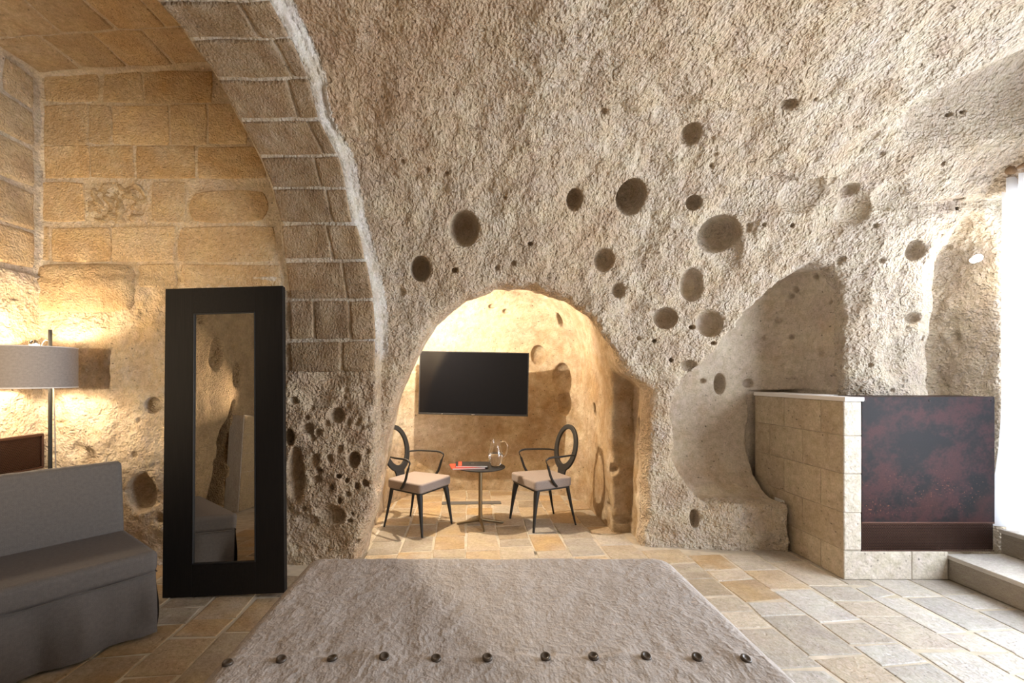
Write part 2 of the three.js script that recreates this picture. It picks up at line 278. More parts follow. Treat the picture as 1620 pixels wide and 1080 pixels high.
function relief(x, y, z) {
  const d = -z, r = rough(x, y, d), left = x < -1.45 && y < 2.2 && d > 2.9 ? 1.25 : 1;
  const masonry = (x < ribR(d, y) + 0.03 && y > (x < ribL(d, y) ? 2.15 : 1.46) && d > -1) ? 0.16 : 1;
  let s = 0.045 * noise(x * 1.7, y * 1.7, z * 1.7) * mix(0.5, 1, r) * masonry + 0.02 * noise(x * 5 + 9, y * 5, z * 5) * left * mix(0.45, 1, r) * mix(0.6, 1, masonry);
  s += r * masonry * left * (0.011 * noise(x * 11, y * 9, z * 11 + 4) + 0.008 * noise(x * 27, y * 21, z * 27) + 0.005 * noise(x * 57 + 3, y * 49, z * 57));
  return s + (1 - r) * 0.004 * noise(x * 22, y * 22, z * 22);
}
// ---- surface nets over sparse blocks
function polygonise(x0, x1, y0, y1, z0, z1, cell, fine) {
  const B = 8, nx = Math.ceil((x1 - x0) / cell / B), ny = Math.ceil((y1 - y0) / cell / B), nz = Math.ceil((z1 - z0) / cell / B), SX = nx * B + 1, SY = ny * B + 1;
  const pos = [], vid = new Map(), quads = [], v = new Float32Array(9 * 9 * 9), half = cell * B * 0.87;
  const key = (i, j, k) => (k * SY + j) * SX + i;
  for (let bk = 0; bk < nz; bk++) for (let bj = 0; bj < ny; bj++) for (let bi = 0; bi < nx; bi++) {
    const cx = x0 + (bi + 0.5) * B * cell, cy = y0 + (bj + 0.5) * B * cell, cz = z0 + (bk + 0.5) * B * cell;
    const near = HOLES.filter((h) => Math.hypot(h.c.x - cx, h.c.y - cy, h.c.z - cz) < h.big + half);
    const f0 = smooth(cx, cy, cz);
    if (!near.length && Math.abs(f0) > half * 1.6 + 0.09) continue;
    if (near.length && f0 < -(half * 1.6 + 0.09)) continue;
    let lo = 1, hi = -1;
    for (let k = 0, n = 0; k < 9; k++) for (let j = 0; j < 9; j++) for (let i = 0; i < 9; i++, n++) {
      const x = x0 + (bi * B + i) * cell, y = y0 + (bj * B + j) * cell, z = z0 + (bk * B + k) * cell;
      let f = smooth(x, y, z);
      if (fine || f > -0.15 && f < 0.15) f += (f > -0.12 && f < 0.12) ? relief(x, y, z) : 0;
      if (near.length) f = holeField(near, f, x, y, z);
      v[n] = f; if (f < lo) lo = f; if (f > hi) hi = f;
    }
    if (lo > 0 || hi < 0) continue;
    for (let k = 0; k < 8; k++) for (let j = 0; j < 8; j++) for (let i = 0; i < 8; i++) {
      const n = (k * 9 + j) * 9 + i, c = [v[n], v[n + 1], v[n + 9], v[n + 10], v[n + 81], v[n + 82], v[n + 90], v[n + 91]];
      let m = 0; for (let q = 0; q < 8; q++) if (c[q] < 0) m |= 1 << q;
      if (m === 0 || m === 255) continue;
      let sx = 0, sy = 0, sz = 0, cnt = 0;
      for (const [a, b] of EDGES) if ((c[a] < 0) !== (c[b] < 0)) { const t = c[a] / (c[a] - c[b]); sx += mix(a & 1, b & 1, t); sy += mix(a >> 1 & 1, b >> 1 & 1, t); sz += mix(a >> 2, b >> 2, t); cnt++; }
      const I = bi * B + i, J = bj * B + j, K = bk * B + k;
      vid.set(key(I, J, K), pos.length / 3); pos.push(x0 + (I + sx / cnt) * cell, y0 + (J + sy / cnt) * cell, z0 + (K + sz / cnt) * cell);
      if (c[0] < 0 !== c[1] < 0) quads.push(I, J, K, 0, c[0] < 0 ? 1 : 0);
      if (c[0] < 0 !== c[2] < 0) quads.push(I, J, K, 1, c[0] < 0 ? 1 : 0);
      if (c[0] < 0 !== c[4] < 0) quads.push(I, J, K, 2, c[0] < 0 ? 1 : 0);
    }
  }
  const idx = [];
  for (let q = 0; q < quads.length; q += 5) {
    const [i, j, k, ax, s] = quads.slice(q, q + 5), o = ax === 0 ? [[0, 0, 0], [0, -1, 0], [0, -1, -1], [0, 0, -1]] : ax === 1 ? [[0, 0, 0], [0, 0, -1], [-1, 0, -1], [-1, 0, 0]] : [[0, 0, 0], [-1, 0, 0], [-1, -1, 0], [0, -1, 0]];
    const p = o.map(([a, b, c]) => vid.get(key(i + a, j + b, k + c))); if (p.some((x) => x === undefined)) continue;
    s ? idx.push(p[0], p[2], p[1], p[0], p[3], p[2]) : idx.push(p[0], p[1], p[2], p[0], p[2], p[3]);
  }
  return { pos, idx };
}
const EDGES = [[0, 1], [2, 3], [4, 5], [6, 7], [0, 2], [1, 3], [4, 6], [5, 7], [0, 4], [1, 5], [2, 6], [3, 7]];
function normals(pos, idx) {
  const n = new Float32Array(pos.length);
  for (let t = 0; t < idx.length; t += 3) {
    const a = idx[t] * 3, b = idx[t + 1] * 3, c = idx[t + 2] * 3, ux = pos[b] - pos[a], uy = pos[b + 1] - pos[a + 1], uz = pos[b + 2] - pos[a + 2], vx = pos[c] - pos[a], vy = pos[c + 1] - pos[a + 1], vz = pos[c + 2] - pos[a + 2];
    const x = uy * vz - uz * vy, y = uz * vx - ux * vz, z = ux * vy - uy * vx;
    for (const k of [a, b, c]) { n[k] += x; n[k + 1] += y; n[k + 2] += z; }
  }
  for (let i = 0; i < n.length; i += 3) { const l = Math.hypot(n[i], n[i + 1], n[i + 2]) || 1; n[i] /= l; n[i + 1] /= l; n[i + 2] /= l; }
  return n;
}
const WHITE = [0.69, 0.61, 0.51], CREAM = [0.64, 0.515, 0.375], TAN = [0.52, 0.36, 0.225], GOLD = [0.63, 0.47, 0.285], PALE = [0.7, 0.63, 0.53];
function rockColor(x, y, z) {
  const d = -z, big = fbm(x * 0.8 + 5, y * 0.8, z * 0.8, 3), small = fbm(x * 7, y * 7 + 3, z * 7, 3);
  if (d < 1.8 && x < -2.4) return mix3([0.42, 0.29, 0.15], [0.3, 0.2, 0.1], clamp(0.4 + big + small, 0, 1));
  if (x < ribL(d, y) - 0.02) { const t = clamp(0.45 + 0.9 * big + 0.5 * small + (y > 2.2 ? 0.15 : 0), 0, 1); return mix3(PALE, GOLD, t); }
  const t = clamp(0.42 + 0.8 * big + 0.55 * small - 0.17 * (x - 0.6) + 0.2 * sstep(2.2, 3.2, y), 0, 1), rock = mix3(mix3(WHITE, CREAM, clamp(t * 2, 0, 1)), TAN, clamp(t * 2 - 1, 0, 1) * 0.8);
  if (x < ribR(d, y) + 0.05 && y > 1.45) return mix3(rock, mix3(mix3([0.6, 0.5, 0.38], PALE, clamp(0.45 + small, 0, 1)), [0.78, 0.75, 0.7], sstep(0.13, 0.05, ribR(d, y) - x) * clamp(0.75 + 1.2 * small, 0, 1)), sstep(1.45, 1.75, y + 0.15 * small));
  if (x > -0.95 && x < 1.45 && d > facade(x) + 0.2) return mix3([0.66, 0.575, 0.45], [0.4, 0.275, 0.15], clamp(0.3 + 0.9 * big + 0.7 * small + 0.3 * sstep(2.0, 1.3, y), 0, 1));  // mottled tan; deepened low down, mostly television shade put into the colour
  return rock;
}
function rockParts({ pos, idx }, classify, mat) {
  const n = normals(pos, idx), groups = {};
  for (let t = 0; t < idx.length; t += 3) {
    const a = idx[t], b = idx[t + 1], c = idx[t + 2], x = (pos[3 * a] + pos[3 * b] + pos[3 * c]) / 3, y = (pos[3 * a + 1] + pos[3 * b + 1] + pos[3 * c + 1]) / 3, z = (pos[3 * a + 2] + pos[3 * b + 2] + pos[3 * c + 2]) / 3;
    const name = classify(x, y, z), g = groups[name] ??= { P: [], N: [], U: [], C: [], I: [], map: new Map() };
    const ax = Math.abs(n[3 * a] + n[3 * b] + n[3 * c]), ay = Math.abs(n[3 * a + 1] + n[3 * b + 1] + n[3 * c + 1]), az = Math.abs(n[3 * a + 2] + n[3 * b + 2] + n[3 * c + 2]), side = az > ax * 0.8 && az > ay * 0.8 ? 2 : ax > ay ? 0 : 1;
    for (const v of [a, b, c]) {
      const k = v * 3 + side; let i = g.map.get(k);
      if (i === undefined) {
        i = g.P.length / 3; g.map.set(k, i); const X = pos[3 * v], Y = pos[3 * v + 1], Z = pos[3 * v + 2];
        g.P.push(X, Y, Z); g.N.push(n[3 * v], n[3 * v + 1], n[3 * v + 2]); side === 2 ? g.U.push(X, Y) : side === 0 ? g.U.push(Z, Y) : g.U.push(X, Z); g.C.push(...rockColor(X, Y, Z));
      }
      g.I.push(i);
    }
  }
  const out = {};
  for (const [name, g] of Object.entries(groups)) {
    const geo = new THREE.BufferGeometry();
    geo.setAttribute('position', new THREE.Float32BufferAttribute(g.P, 3)); geo.setAttribute('normal', new THREE.Float32BufferAttribute(g.N, 3)); geo.setAttribute('uv', new THREE.Float32BufferAttribute(g.U, 2)); geo.setAttribute('color', new THREE.Float32BufferAttribute(g.C, 3));
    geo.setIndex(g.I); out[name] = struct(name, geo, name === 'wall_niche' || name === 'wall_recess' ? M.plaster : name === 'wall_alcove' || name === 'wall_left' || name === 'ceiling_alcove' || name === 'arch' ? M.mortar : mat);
  }
  return out;
}
const CELL = 0.013, SEAM = -1.85;
const classify = (x, y, z) => {
  const d = -z;
  if (x > 3.84 && y < 3.0 && d < 3.5) return 'wall_right';
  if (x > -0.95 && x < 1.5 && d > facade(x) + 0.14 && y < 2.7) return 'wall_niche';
  if (x > 1.5 && x < 3.1 && d > facade(x) + 0.1 && y < 2.6) return 'wall_recess';
  if (x < ribL(d, y) - 0.01) return y > alcoveTop(x) - 0.08 ? 'ceiling_alcove' : x < LEFT + 0.1 && d < 3.3 ? 'wall_left' : 'wall_alcove';
  if (x < ribR(d, y) + 0.04 && y > 1.46) return 'arch';
  return y > 2.75 && d < 3.2 ? 'ceiling' : 'wall_back';
};
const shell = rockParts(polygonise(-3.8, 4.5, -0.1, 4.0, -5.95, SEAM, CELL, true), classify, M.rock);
const rearShell = rockParts(polygonise(-3.9, 4.5, -0.12, 4.1, SEAM - 0.06, 1.9, 0.055, false), (x, y, z) => y > 2.9 ? 'ceiling_rear' : x < -2.6 ? 'wall_left_rear' : x > 3.5 ? 'wall_right_rear' : 'wall_rear', M.rock);

// the rock mass behind that skin: thick outer walls and roof, open only at the doorway
struct('wall_back_outer', new THREE.BoxGeometry(9, 4.4, 0.3).translate(0.4, 2.1, -6.15), M.step);
struct('wall_left_outer', new THREE.BoxGeometry(0.3, 4.4, 8.6).translate(-4.1, 2.1, -2.1), M.step);
struct('wall_rear_outer', new THREE.BoxGeometry(9, 4.4, 0.3).translate(0.4, 2.1, 2.1), M.step);
struct('ceiling_outer', new THREE.BoxGeometry(9, 0.3, 8.6).translate(0.4, 4.35, -2.1), M.step);
struct('wall_right_outer', join([new THREE.BoxGeometry(0.3, 4.4, 2.8).translate(4.68, 2.1, -4.9), new THREE.BoxGeometry(0.3, 4.4, 1.8).translate(4.68, 2.1, 1.35), new THREE.BoxGeometry(0.3, 1.4, 4.0).translate(4.68, 3.55, -1.5)]), M.step);

// ---------------------------------------------------------------- dressed stones, each its own mesh
// map(u, v, h) -> point; the stone fills [u0, u1] x [v0, v1], stands `proud` of the mortar, its edges worn round
function stoneGeometry(map, u0, u1, v0, v1, o) {
  const { proud = 0.012, round = 0.12, wear = 0.03, bump = 0.005, sink = 0.03, nu = 9, nv = 7, jitter = 0.01, tone , freq = 9, skew = 0, floor0 = -0.004 } = o;
  const cj = [0, 1, 2, 3].map(() => [rr(-jitter, jitter), rr(-jitter, jitter)]), off = rr(0, 50), w = u1 - u0, h = v1 - v0, pos = [], uv = [], col = [], idx = [];
  const NU = nu + 5, NV = nv + 5;
  for (let j = 0; j < NV; j++) for (let i = 0; i < NU; i++) {
    const ring = i === 0 || j === 0 || i === NU - 1 || j === NV - 1;
    const line = (k, n, len) => { const e = Math.min(0.2, 1.2 * wear / len) * 2; return k <= 1 ? -1 : k >= n - 2 ? 1 : k === 2 ? -1 + e * 0.35 : k === n - 3 ? 1 - e * 0.35 : mix(-1 + e, 1 - e, (k - 3) / (n - 7)); };
    const s = line(i, NU, w), t = line(j, NV, h);
    const q = s * Math.sqrt(1 - round * t * t), p = t * Math.sqrt(1 - round * s * s);
    const a = (q + 1) / 2, b = (p + 1) / 2;
    const ju = mix(mix(cj[0][0], cj[1][0], a), mix(cj[2][0], cj[3][0], a), b), jv = mix(mix(cj[0][1], cj[1][1], a), mix(cj[2][1], cj[3][1], a), b);
    const u = u0 + w * a + ju, vv = v0 + h * b + jv + skew * (a - 0.5);
    const edge = Math.min((1 - Math.abs(s)) * w / 2, (1 - Math.abs(t)) * h / 2);
    const prof = Math.sqrt(clamp(edge / wear, 0, 1) * (2 - clamp(edge / wear, 0, 1)));
    const n = fbm(u * freq + off, vv * freq, off, 3), d = ring ? -sink : mix(floor0, proud, prof) + bump * n * (0.3 + 0.7 * prof);
    const P = map(u, vv, d); pos.push(P[0], P[1], P[2]); uv.push(u + off, vv + off * 0.37);
    const c = tone(u, vv, off); col.push(c[0], c[1], c[2]);
  }
  const uc = (u0 + u1) / 2, vc = (v0 + v1) / 2, o0 = V(...map(uc, vc, 0)), turned = V(...map(uc + 0.01, vc, 0)).sub(o0).cross(V(...map(uc, vc + 0.01, 0)).sub(o0)).dot(V(...map(uc, vc, 0.01)).sub(o0)) < 0;
  for (let j = 0; j < NV - 1; j++) for (let i = 0; i < NU - 1; i++) { const a = j * NU + i, b = a + 1, c = a + NU, e = c + 1; turned ? idx.push(a, c, b, b, c, e) : idx.push(a, b, c, b, e, c); }
  const g = new THREE.BufferGeometry(); g.setAttribute('position', new THREE.Float32BufferAttribute(pos, 3)); g.setAttribute('uv', new THREE.Float32BufferAttribute(uv, 2)); g.setAttribute('color', new THREE.Float32BufferAttribute(col, 3)); g.setIndex(idx); g.computeVertexNormals(); return g;
}
const stone = (name, parent, map, u0, u1, v0, v1, o, mat = M.stone) => part(name, stoneGeometry(map, u0, u1, v0, v1, o), mat, parent);
const ochre = (k) => { const b = mix3([0.62, 0.45, 0.26], [0.58, 0.37, 0.16], clamp(k, 0, 1)), g = rr(0.9, 1.08); return (u, v, o) => { const n = fbm(u * 6 + o, v * 6, o, 3), c = mix3(b, [0.66, 0.53, 0.36], clamp(0.3 + 1.1 * n, 0, 1)); return [c[0] * g, c[1] * g, c[2] * g]; }; };
const brown = (k) => { const b = mix3([0.37, 0.255, 0.15], [0.45, 0.32, 0.19], k), g = rr(0.88, 1.08); return (u, v, o) => { const n = fbm(u * 7 + o, v * 7, o, 3), c = mix3(b, [0.6, 0.5, 0.37], clamp(0.15 + 1.0 * n, 0, 1)); return [c[0] * g, c[1] * g, c[2] * g]; }; };
// wall behind the mirror: rows of ashlar read off its face (pixels at the wall's depth)
{
  const wall = shell.wall_alcove, map = (x, y, h) => [x, y, -BACK_L + relief(x, y, -BACK_L) + h];
  const lay = (x0, x1, y0, y1, k = 0.3, o = {}) => { const a = at(x0 / 2.25, y1 / 2.25 + 0.3, BACK_L), b = at(x1 / 2.25, y0 / 2.25 - 0.3, BACK_L); stone('brick', wall, map, a[0], b[0], a[1], b[1], { proud: 0.007, wear: 0.01, round: 0.05, jitter: 0.009, tone: ochre(k), ...o }); };
  for (const [y0, y1, list] of [[207, 246, [[515, 668, .3], [360, 505, .2], [160, 340, .2]]], [252, 368, [[158, 352, .2, .16], [370, 508, .1], [512, 760, 1]]], [372, 516, [[158, 314, .15], [316, 398, .1, .18], [400, 604, .3], [608, 740, .2], [744, 880, .5]]],
    [520, 634, [[160, 320, .6], [322, 478, .7], [485, 698, .8], [704, 950, 1]]], [645, 792, [[140, 304, .4, .12], [540, 664, .1, .1]]], [806, 930, [[134, 182, .3], [186, 398, .5, .1], [402, 628, 0], [634, 985, .3, .12]]], [940, 1020, [[500, 628, .2], [650, 1000, .5]]]])
    for (const [x0, x1, k, r] of list) lay(x0, x1, y0, y1, k, { round: r ?? 0.05 });
  lay(312, 528, 648, 794, 0.9, { round: 0.4, bump: 0.06, freq: 13, proud: 0.004, nu: 24, nv: 18, tone: (u, v, o) => mix3([0.3, 0.19, 0.09], [0.62, 0.48, 0.3], clamp(0.5 + 1.3 * fbm(u * 13 + o, v * 13, o, 3), 0, 1)) });                       // the rounded, hollowed one
  lay(674, 955, 676, 792, 0.5, { round: 0.3, proud: 0.01 });
  lay(60, 492, 936, 1110, 0.2, { round: 0.2, proud: 0.03, bump: 0.02, nu: 16, nv: 10, wear: 0.06 });                      // the large rough one over the lamp
 
}
// left wall: courses seen edge-on
{
  const map = (d, y, h) => [LEFT + h + relief(LEFT, y, -d), y, -d];
  const rows = [2.18, 2.47, 2.78, 3.08, 3.36, 3.62];
  for (let i = 0; i < rows.length - 1; i++) { let d = 3.36; for (let n = 0; n < 4; n++) { const w = rr(0.24, 0.5); if (d - w < 1.9) break; stone('brick', shell.wall_left, map, d - w, d - 0.014, rows[i] + 0.01, rows[i + 1] - 0.01, { proud: 0.014, round: 0.12, bump: 0.014, tone: ochre(rr(0, 0.6)), wear: 0.025 }); d -= w; } }
}
// ceiling of the left room: long blocks laid in rows
{
  const map = (x, d, h) => [x, alcoveTop(x) - h - relief(x, alcoveTop(x), -d), -d];
  let d = 3.37;
  for (const [len, shift] of [[0.34, 0], [0.44, 0.18], [0.44, 0.05], [0.5, 0.22]]) {
    let x = LEFT + 0.02 - shift; while (x < -1.5) { const w = rr(0.3, 0.4), a = Math.max(x, LEFT + 0.02); if (x + w - a > 0.08) stone('block', shell.ceiling_alcove, map, a, Math.min(x + w, -1.3) - 0.012, d - len, d - 0.014, { proud: 0.009, round: 0.03, jitter: 0.012, bump: 0.008, tone: ochre(rr(0, 0.5)), wear: 0.015 }); x += w; }
    d -= len;
  }
}
// the rib: two or three stones to a course, following the curve of its underside
{
  const ys = [590, 538, 474, 412, 354, 298, 246, 189, 124, 60, 0, -70], arch = shell.arch;
  const ribPoint = (u, y, h) => {                            // u: 0 left edge .. 1 right edge of the underside, y: course line read along it
    const d0 = ribDepth(y), Y0 = EYE - (y - CY) * d0 / FOC, e = 6, d1 = ribDepth(y - e), Y1 = EYE - (y - e - CY) * d1 / FOC;
    const td = d1 - d0, tY = Y1 - Y0, l = Math.hypot(td, tY), t = angle(d0, Y0), L = table(RIB_L, t), R = table(RIB_R, t);
    const X = mix(L, R, u), q = h + relief(X, Y0, -d0); return [X, Y0 + q * td / l, -(d0 - q * tY / l)];
  };
  const cuts = [[.62], [.3, .68], [.66], [.58], [.68], [.64], [.78], [.72], [.76], [.66], [.8]];
  for (let i = 0; i < ys.length - 1; i++) {
    const c = [0.02, ...cuts[i].map((x) => x + rr(-0.03, 0.03)), i < 4 ? 0.97 : 0.94];
    for (let k = 0; k < c.length - 1; k++) {
      const y0 = ys[i] - 2, y1 = ys[i + 1] + 2, d = ribDepth(y0), w = 0.66;
      const map = (u, v, h) => ribPoint(u / w, -v * 240, h);
      const g = stoneGeometry(map, (c[k] + 0.006) * w, (c[k + 1] - 0.006) * w, -y0 / 240, -y1 / 240, { proud: 0.012, wear: 0.014, round: 0.05, jitter: 0.006, bump: 0.012, tone: brown(rnd()), nu: 12, nv: 8, skew: 0.004 });
      part('brick', g, M.stone, arch);
    }
  }
}
// a smooth block wall standing proud on the left wall, seen only in the mirror
{
  const map = (z, y, h) => [LEFT + 0.16 + h, y, z];
  const wall = rearShell.wall_left_rear;
  part('block_core', box(0.2, 1.32, 1.25, LEFT + 0.055, 0.66, 1.08, 0.01), M.step, wall);
  for (let j = 0; j < 5; j++) { let z = 0.46; for (let n = 0; n < 4; n++) { const w = n === 0 && j % 2 ? 0.2 : 0.4; if (z + w > 1.72) break; stone('block', wall, map, z + 0.0006, z + w - 0.0006, 0.004 + j * 0.262, 0.2654 + j * 0.262, { proud: 0.003, wear: 0.003, round: 0.01, jitter: 0.002, bump: 0.002, nu: 3, nv: 3, tone: (u, v, o) => [0.4, 0.29, 0.16] }); z += w; } }
}
// ---------------------------------------------------------------- floor
const floor = struct('floor', new THREE.BoxGeometry(8.4, 0.2, 8.2)  .translate(0.4, -0.1035, -2.3), M.grout);
{
  const turn = 0.02, ct = Math.cos(turn), stt = Math.sin(turn), map = (u, v, h) => [u * ct + v * stt * 0 + (v - 3) * -stt * 0.6, h, -v];
  const lanes = [-3.3, -3.02, -2.76, -2.48, -2.2, -1.93, -1.66, -1.4, -1.13, -0.86, -0.6, -0.33, -0.06, 0.22, 0.5, 0.78, 1.06, 1.36, 1.69, 1.97, 2.25, 2.54, 2.74, 3.02, 3.3];
  const tone = (x, d) => { const warm = clamp(0.8 - 0.4 * (x - 0.5) + rr(-0.35, 0.35) + (d > 3.0 && x > 1.5 ? 0.45 : 0), 0, 1), k = rnd(), g = rr(0.85, 1.1);
    const base = mix3([0.58, 0.57, 0.55], k < 0.5 ? [0.52, 0.37, 0.2] : k < 0.8 ? [0.52, 0.42, 0.28] : [0.4, 0.34, 0.26], warm);
    return (u, v, o) => { const n = fbm(u * 5 + o, v * 5, o, 4), m = fbm(u * 16 + o, v * 16, o + 9, 2); let c = mix3(base, mix3([0.64, 0.6, 0.54], [0.46, 0.28, 0.12], warm * 0.7 * rrfix(o)), clamp(0.25 + 1.2 * n, 0, 1)); const s = g * (1 + 0.12 * m); return [c[0] * s, c[1] * s, c[2] * s]; }; };
  const rrfix = (o) => (o * 7.31) % 1;
  const far = [], opts = (x, d) => ({ proud: 0.0006, floor0: -0.0024, wear: 0.008, round: 0.012, jitter: 0.011, bump: 0.0014, sink: 0.008, nu: 6, nv: 6, tone: tone(x, d), freq: 6, skew: rr(-0.01, 0.04) });
  for (let i = 0; i < lanes.length - 1; i++) {
    let d = 0.7 + rr(0, 0.4);
    while (d < 5.62) {
      const len = rnd() < 0.33 ? rr(0.15, 0.22) : rr(0.25, 0.44), x0 = lanes[i] + 0.008, x1 = lanes[i + 1] - 0.008, xc = (x0 + x1) / 2, dc = d + len / 2;
      const inNiche = dc > 3.72 ? (x1 > -1.0 && x0 < 1.3) : dc > 3.3 ? x1 > -1.1 && (x0 < 2.6) : true, underBed = x0 > -0.62 && x1 < 0.75 && d + len < 2.1, underStep = xc > 3.3;
      if (inNiche && !underBed && !underStep) {
        const px = CX + xc * FOC / (d + len), seen = d + len > 2.05 && px > -120 && px < 1800;
        if (seen) stone('tile', floor, map, x0, x1, d + 0.008, d + len - 0.008, opts(xc, dc), M.tile);
        else far.push(stoneGeometry(map, x0, x1, d + 0.008, d + len - 0.008, opts(xc, dc)));
      }
      d += len;
    }
  }
  if (far.length) { const m = part('tiles', mergeGeometries(far), M.tile, floor); m.userData.kind = 'stuff'; }
}

// ---------------------------------------------------------------- steps and doorway
{
  const step = (x0, y0, y1, cuts, nose) => { const g = struct('step', box(1.2, y1 - y0 - 0.03, 3.2, x0 + 0.62, (y0 + y1) / 2 - 0.015, -1.6, 0.006), M.slab);
    for (let i = 0; i < cuts.length - 1; i++) { const a = cuts[i], b = cuts[i + 1];
      part('tread', box(0.62, 0.03, b - a - 0.004, x0 + 0.305, y1 - 0.015, -(a + b) / 2, 0.006), M.slab, g);
      part('riser', box(0.024, y1 - y0 - 0.032, b - a - 0.004, x0 + 0.012 + nose, (y0 + y1) / 2 - 0.014, -(a + b) / 2, 0.004), M.step, g); } };
  step(3.3, 0, 0.172, [0.4, 0.95, 1.5, 2.12, 2.72, 3.19], 0.004);
  step(3.69, 0.172, 0.345, [0.4, 1.1, 1.8, 2.5, 3.2], 0.012);
}
// ---------------------------------------------------------------- stone counter with the copper-clad front
{
  const X = 2.57, D = 3.16, t = thing('stone_counter', 'pale stone block counter with a mottled red copper front against the right rock pillar', 'counter', [X, 0, -D]);
  const beige = () => { const g = rr(0.94, 1.04); return (u, v, o) => { const n = fbm(u * 3 + o, v * 3, o, 3), c = mix3([0.6, 0.52, 0.4], [0.5, 0.41, 0.29], clamp(0.4 + 1.1 * n, 0, 1)); return [c[0] * g, c[1] * g, c[2] * g]; }; };
  const light = () => (u, v, o) => mix3([0.72, 0.67, 0.59], [0.6, 0.54, 0.45], clamp(0.25 + fbm(u * 5 + o, v * 5, o, 3), 0, 1));
  part('block_core', [box(0.116, 1.238, 1.0, 0.066, 0.619, -0.51, 0.002), box(0.6, 0.19, 0.1, 0.43, 0.095, -0.057, 0.002)], M.step, t);
  const ys = [0, 0.205, 0.465, 0.735, 1.0, 1.24], o = { proud: 0.003, wear: 0.004, round: 0.004, jitter: 0.0006, bump: 0.0022, sink: 0.004, nu: 8, nv: 6 };
  const side = (d, y, h) => [0.006 - h, y, -d], front = (x, y, h) => [x, y, -0.006 + h];
  for (let j = 0; j < 5; j++) {
    let d = 0.008, n = 0;
    while (d < 1.0) { const w = n++ ? 0.4 : j % 2 ? 0.4 : 0.21, e = Math.min(1.01, d + w); if (e - d > 0.05) stone('block', t, side, d + 0.0004, e - 0.0004, ys[j] + 0.0004, ys[j + 1] - 0.0004, { ...o, tone: beige() }, M.plaster); d = e; }
    if (j) stone('block', t, front, 0.001, 0.124, ys[j] + 0.002, ys[j + 1] - 0.002, { ...o, tone: light(), wear: 0.007, jitter: 0.002 }, M.plaster);
  }
  for (const [a, b] of [[0.001, 0.47], [0.474, 0.722]]) stone('block', t, front, a, b, 0.002, 0.196, { ...o, tone: light() }, M.plaster);
  part('countertop', [box(0.137, 0.03, 1.03, 0.067, 1.255, -0.508, 0.004), box(0.155, 0.03, 0.62, 0.205, 1.255, -0.712, 0.004)], M.trim, t);
  // copper sheet front and top
  const sheet = box(0.925, 0.872, 0.012, 0.592, 0.834, -0.014, 0.002); const uv = sheet.attributes.uv, p = sheet.attributes.position;
  for (let i = 0; i < uv.count; i++) uv.setXY(i, (p.getX(i) - 0.13) / 0.95, (p.getY(i) - 0.39) / 0.9);
  part('copper_panel', sheet, M.copper, t).userData.label = 'mottled dark red copper sheet';
  const top = box(0.925, 0.01, 0.25, 0.592, 1.267, -0.135, 0.002); part('copper_top', top, M.copper, t);
  for (const x of [0.15, 0.6, 1.03]) part('screw', new THREE.CylinderGeometry(0.004, 0.005, 0.004, 12).rotateX(Math.PI / 2).translate(x, 1.245, -0.006), M.iron, t);
  part('dark_hollow_sheet', box(0.95, 1.04, 0.01, 0.592, 0.72, -0.034, 0.002), M.hollow, t);  // near-black sheet: the dark behind the grille put into its colour
  part('copper_grille', hexMesh(0.925, 0.205, 0.0122, 0.003).translate(0.13, 0.197, -0.018), M.mesh, t).userData.label = 'perforated copper strip';
  part('grille_edge', [box(0.925, 0.012, 0.006, 0.592, 0.394, -0.01, 0.002), box(0.925, 0.006, 0.008, 0.592, 0.199, -0.012, 0.002)], M.mesh, t);
  const sk = thing('wall_socket', 'small white wall socket low on the side of the stone counter', 'socket', [X - 0.002, 0.345, -3.82]);
  part('plate', box(0.01, 0.085, 0.115, -0.005, 0, 0, 0.004), M.white, sk); for (const z of [-0.022, 0.022]) part('outlet', box(0.003, 0.045, 0.024, -0.011, 0, z, 0.0012), M.trim, sk);
}
// a sheet pierced by hexagonal holes, w x h, lower left corner at 0, facing +z
function hexMesh(w, h, s, th) {
  const pos = [], idx = []; const rOut = s / Math.sqrt(3), rIn = rOut * 0.74, rowH = rOut * 1.5;
  let row = 0;
  for (let y = rOut; y <= h - rOut * 0.4; y += rowH, row++) for (let x = s / 2 + (row % 2 ? s / 2 : 0); x <= w - s * 0.4; x += s) {
    const b = pos.length / 3;
    for (const [r, z] of [[rOut, 0], [rIn, 0], [rIn, -th]]) for (let k = 0; k < 6; k++) { const a = Math.PI / 6 + k * Math.PI / 3; pos.push(clamp(x + r * Math.cos(a), 0, w), clamp(y + r * Math.sin(a), 0, h), z); }
    for (let k = 0; k < 6; k++) { const n = (k + 1) % 6; idx.push(b + k, b + n, b + 6 + k, b + n, b + 6 + n, b + 6 + k, b + 6 + k, b + 6 + n, b + 12 + k, b + 6 + n, b + 12 + n, b + 12 + k); }
  }
  const g = new THREE.BufferGeometry(); g.setAttribute('position', new THREE.Float32BufferAttribute(pos, 3)); g.setAttribute('uv', new THREE.Float32BufferAttribute(new Float32Array(pos.length / 3 * 2), 2)); g.setIndex(idx);
  const f = g.toNonIndexed(); f.computeVertexNormals(); return f;
}
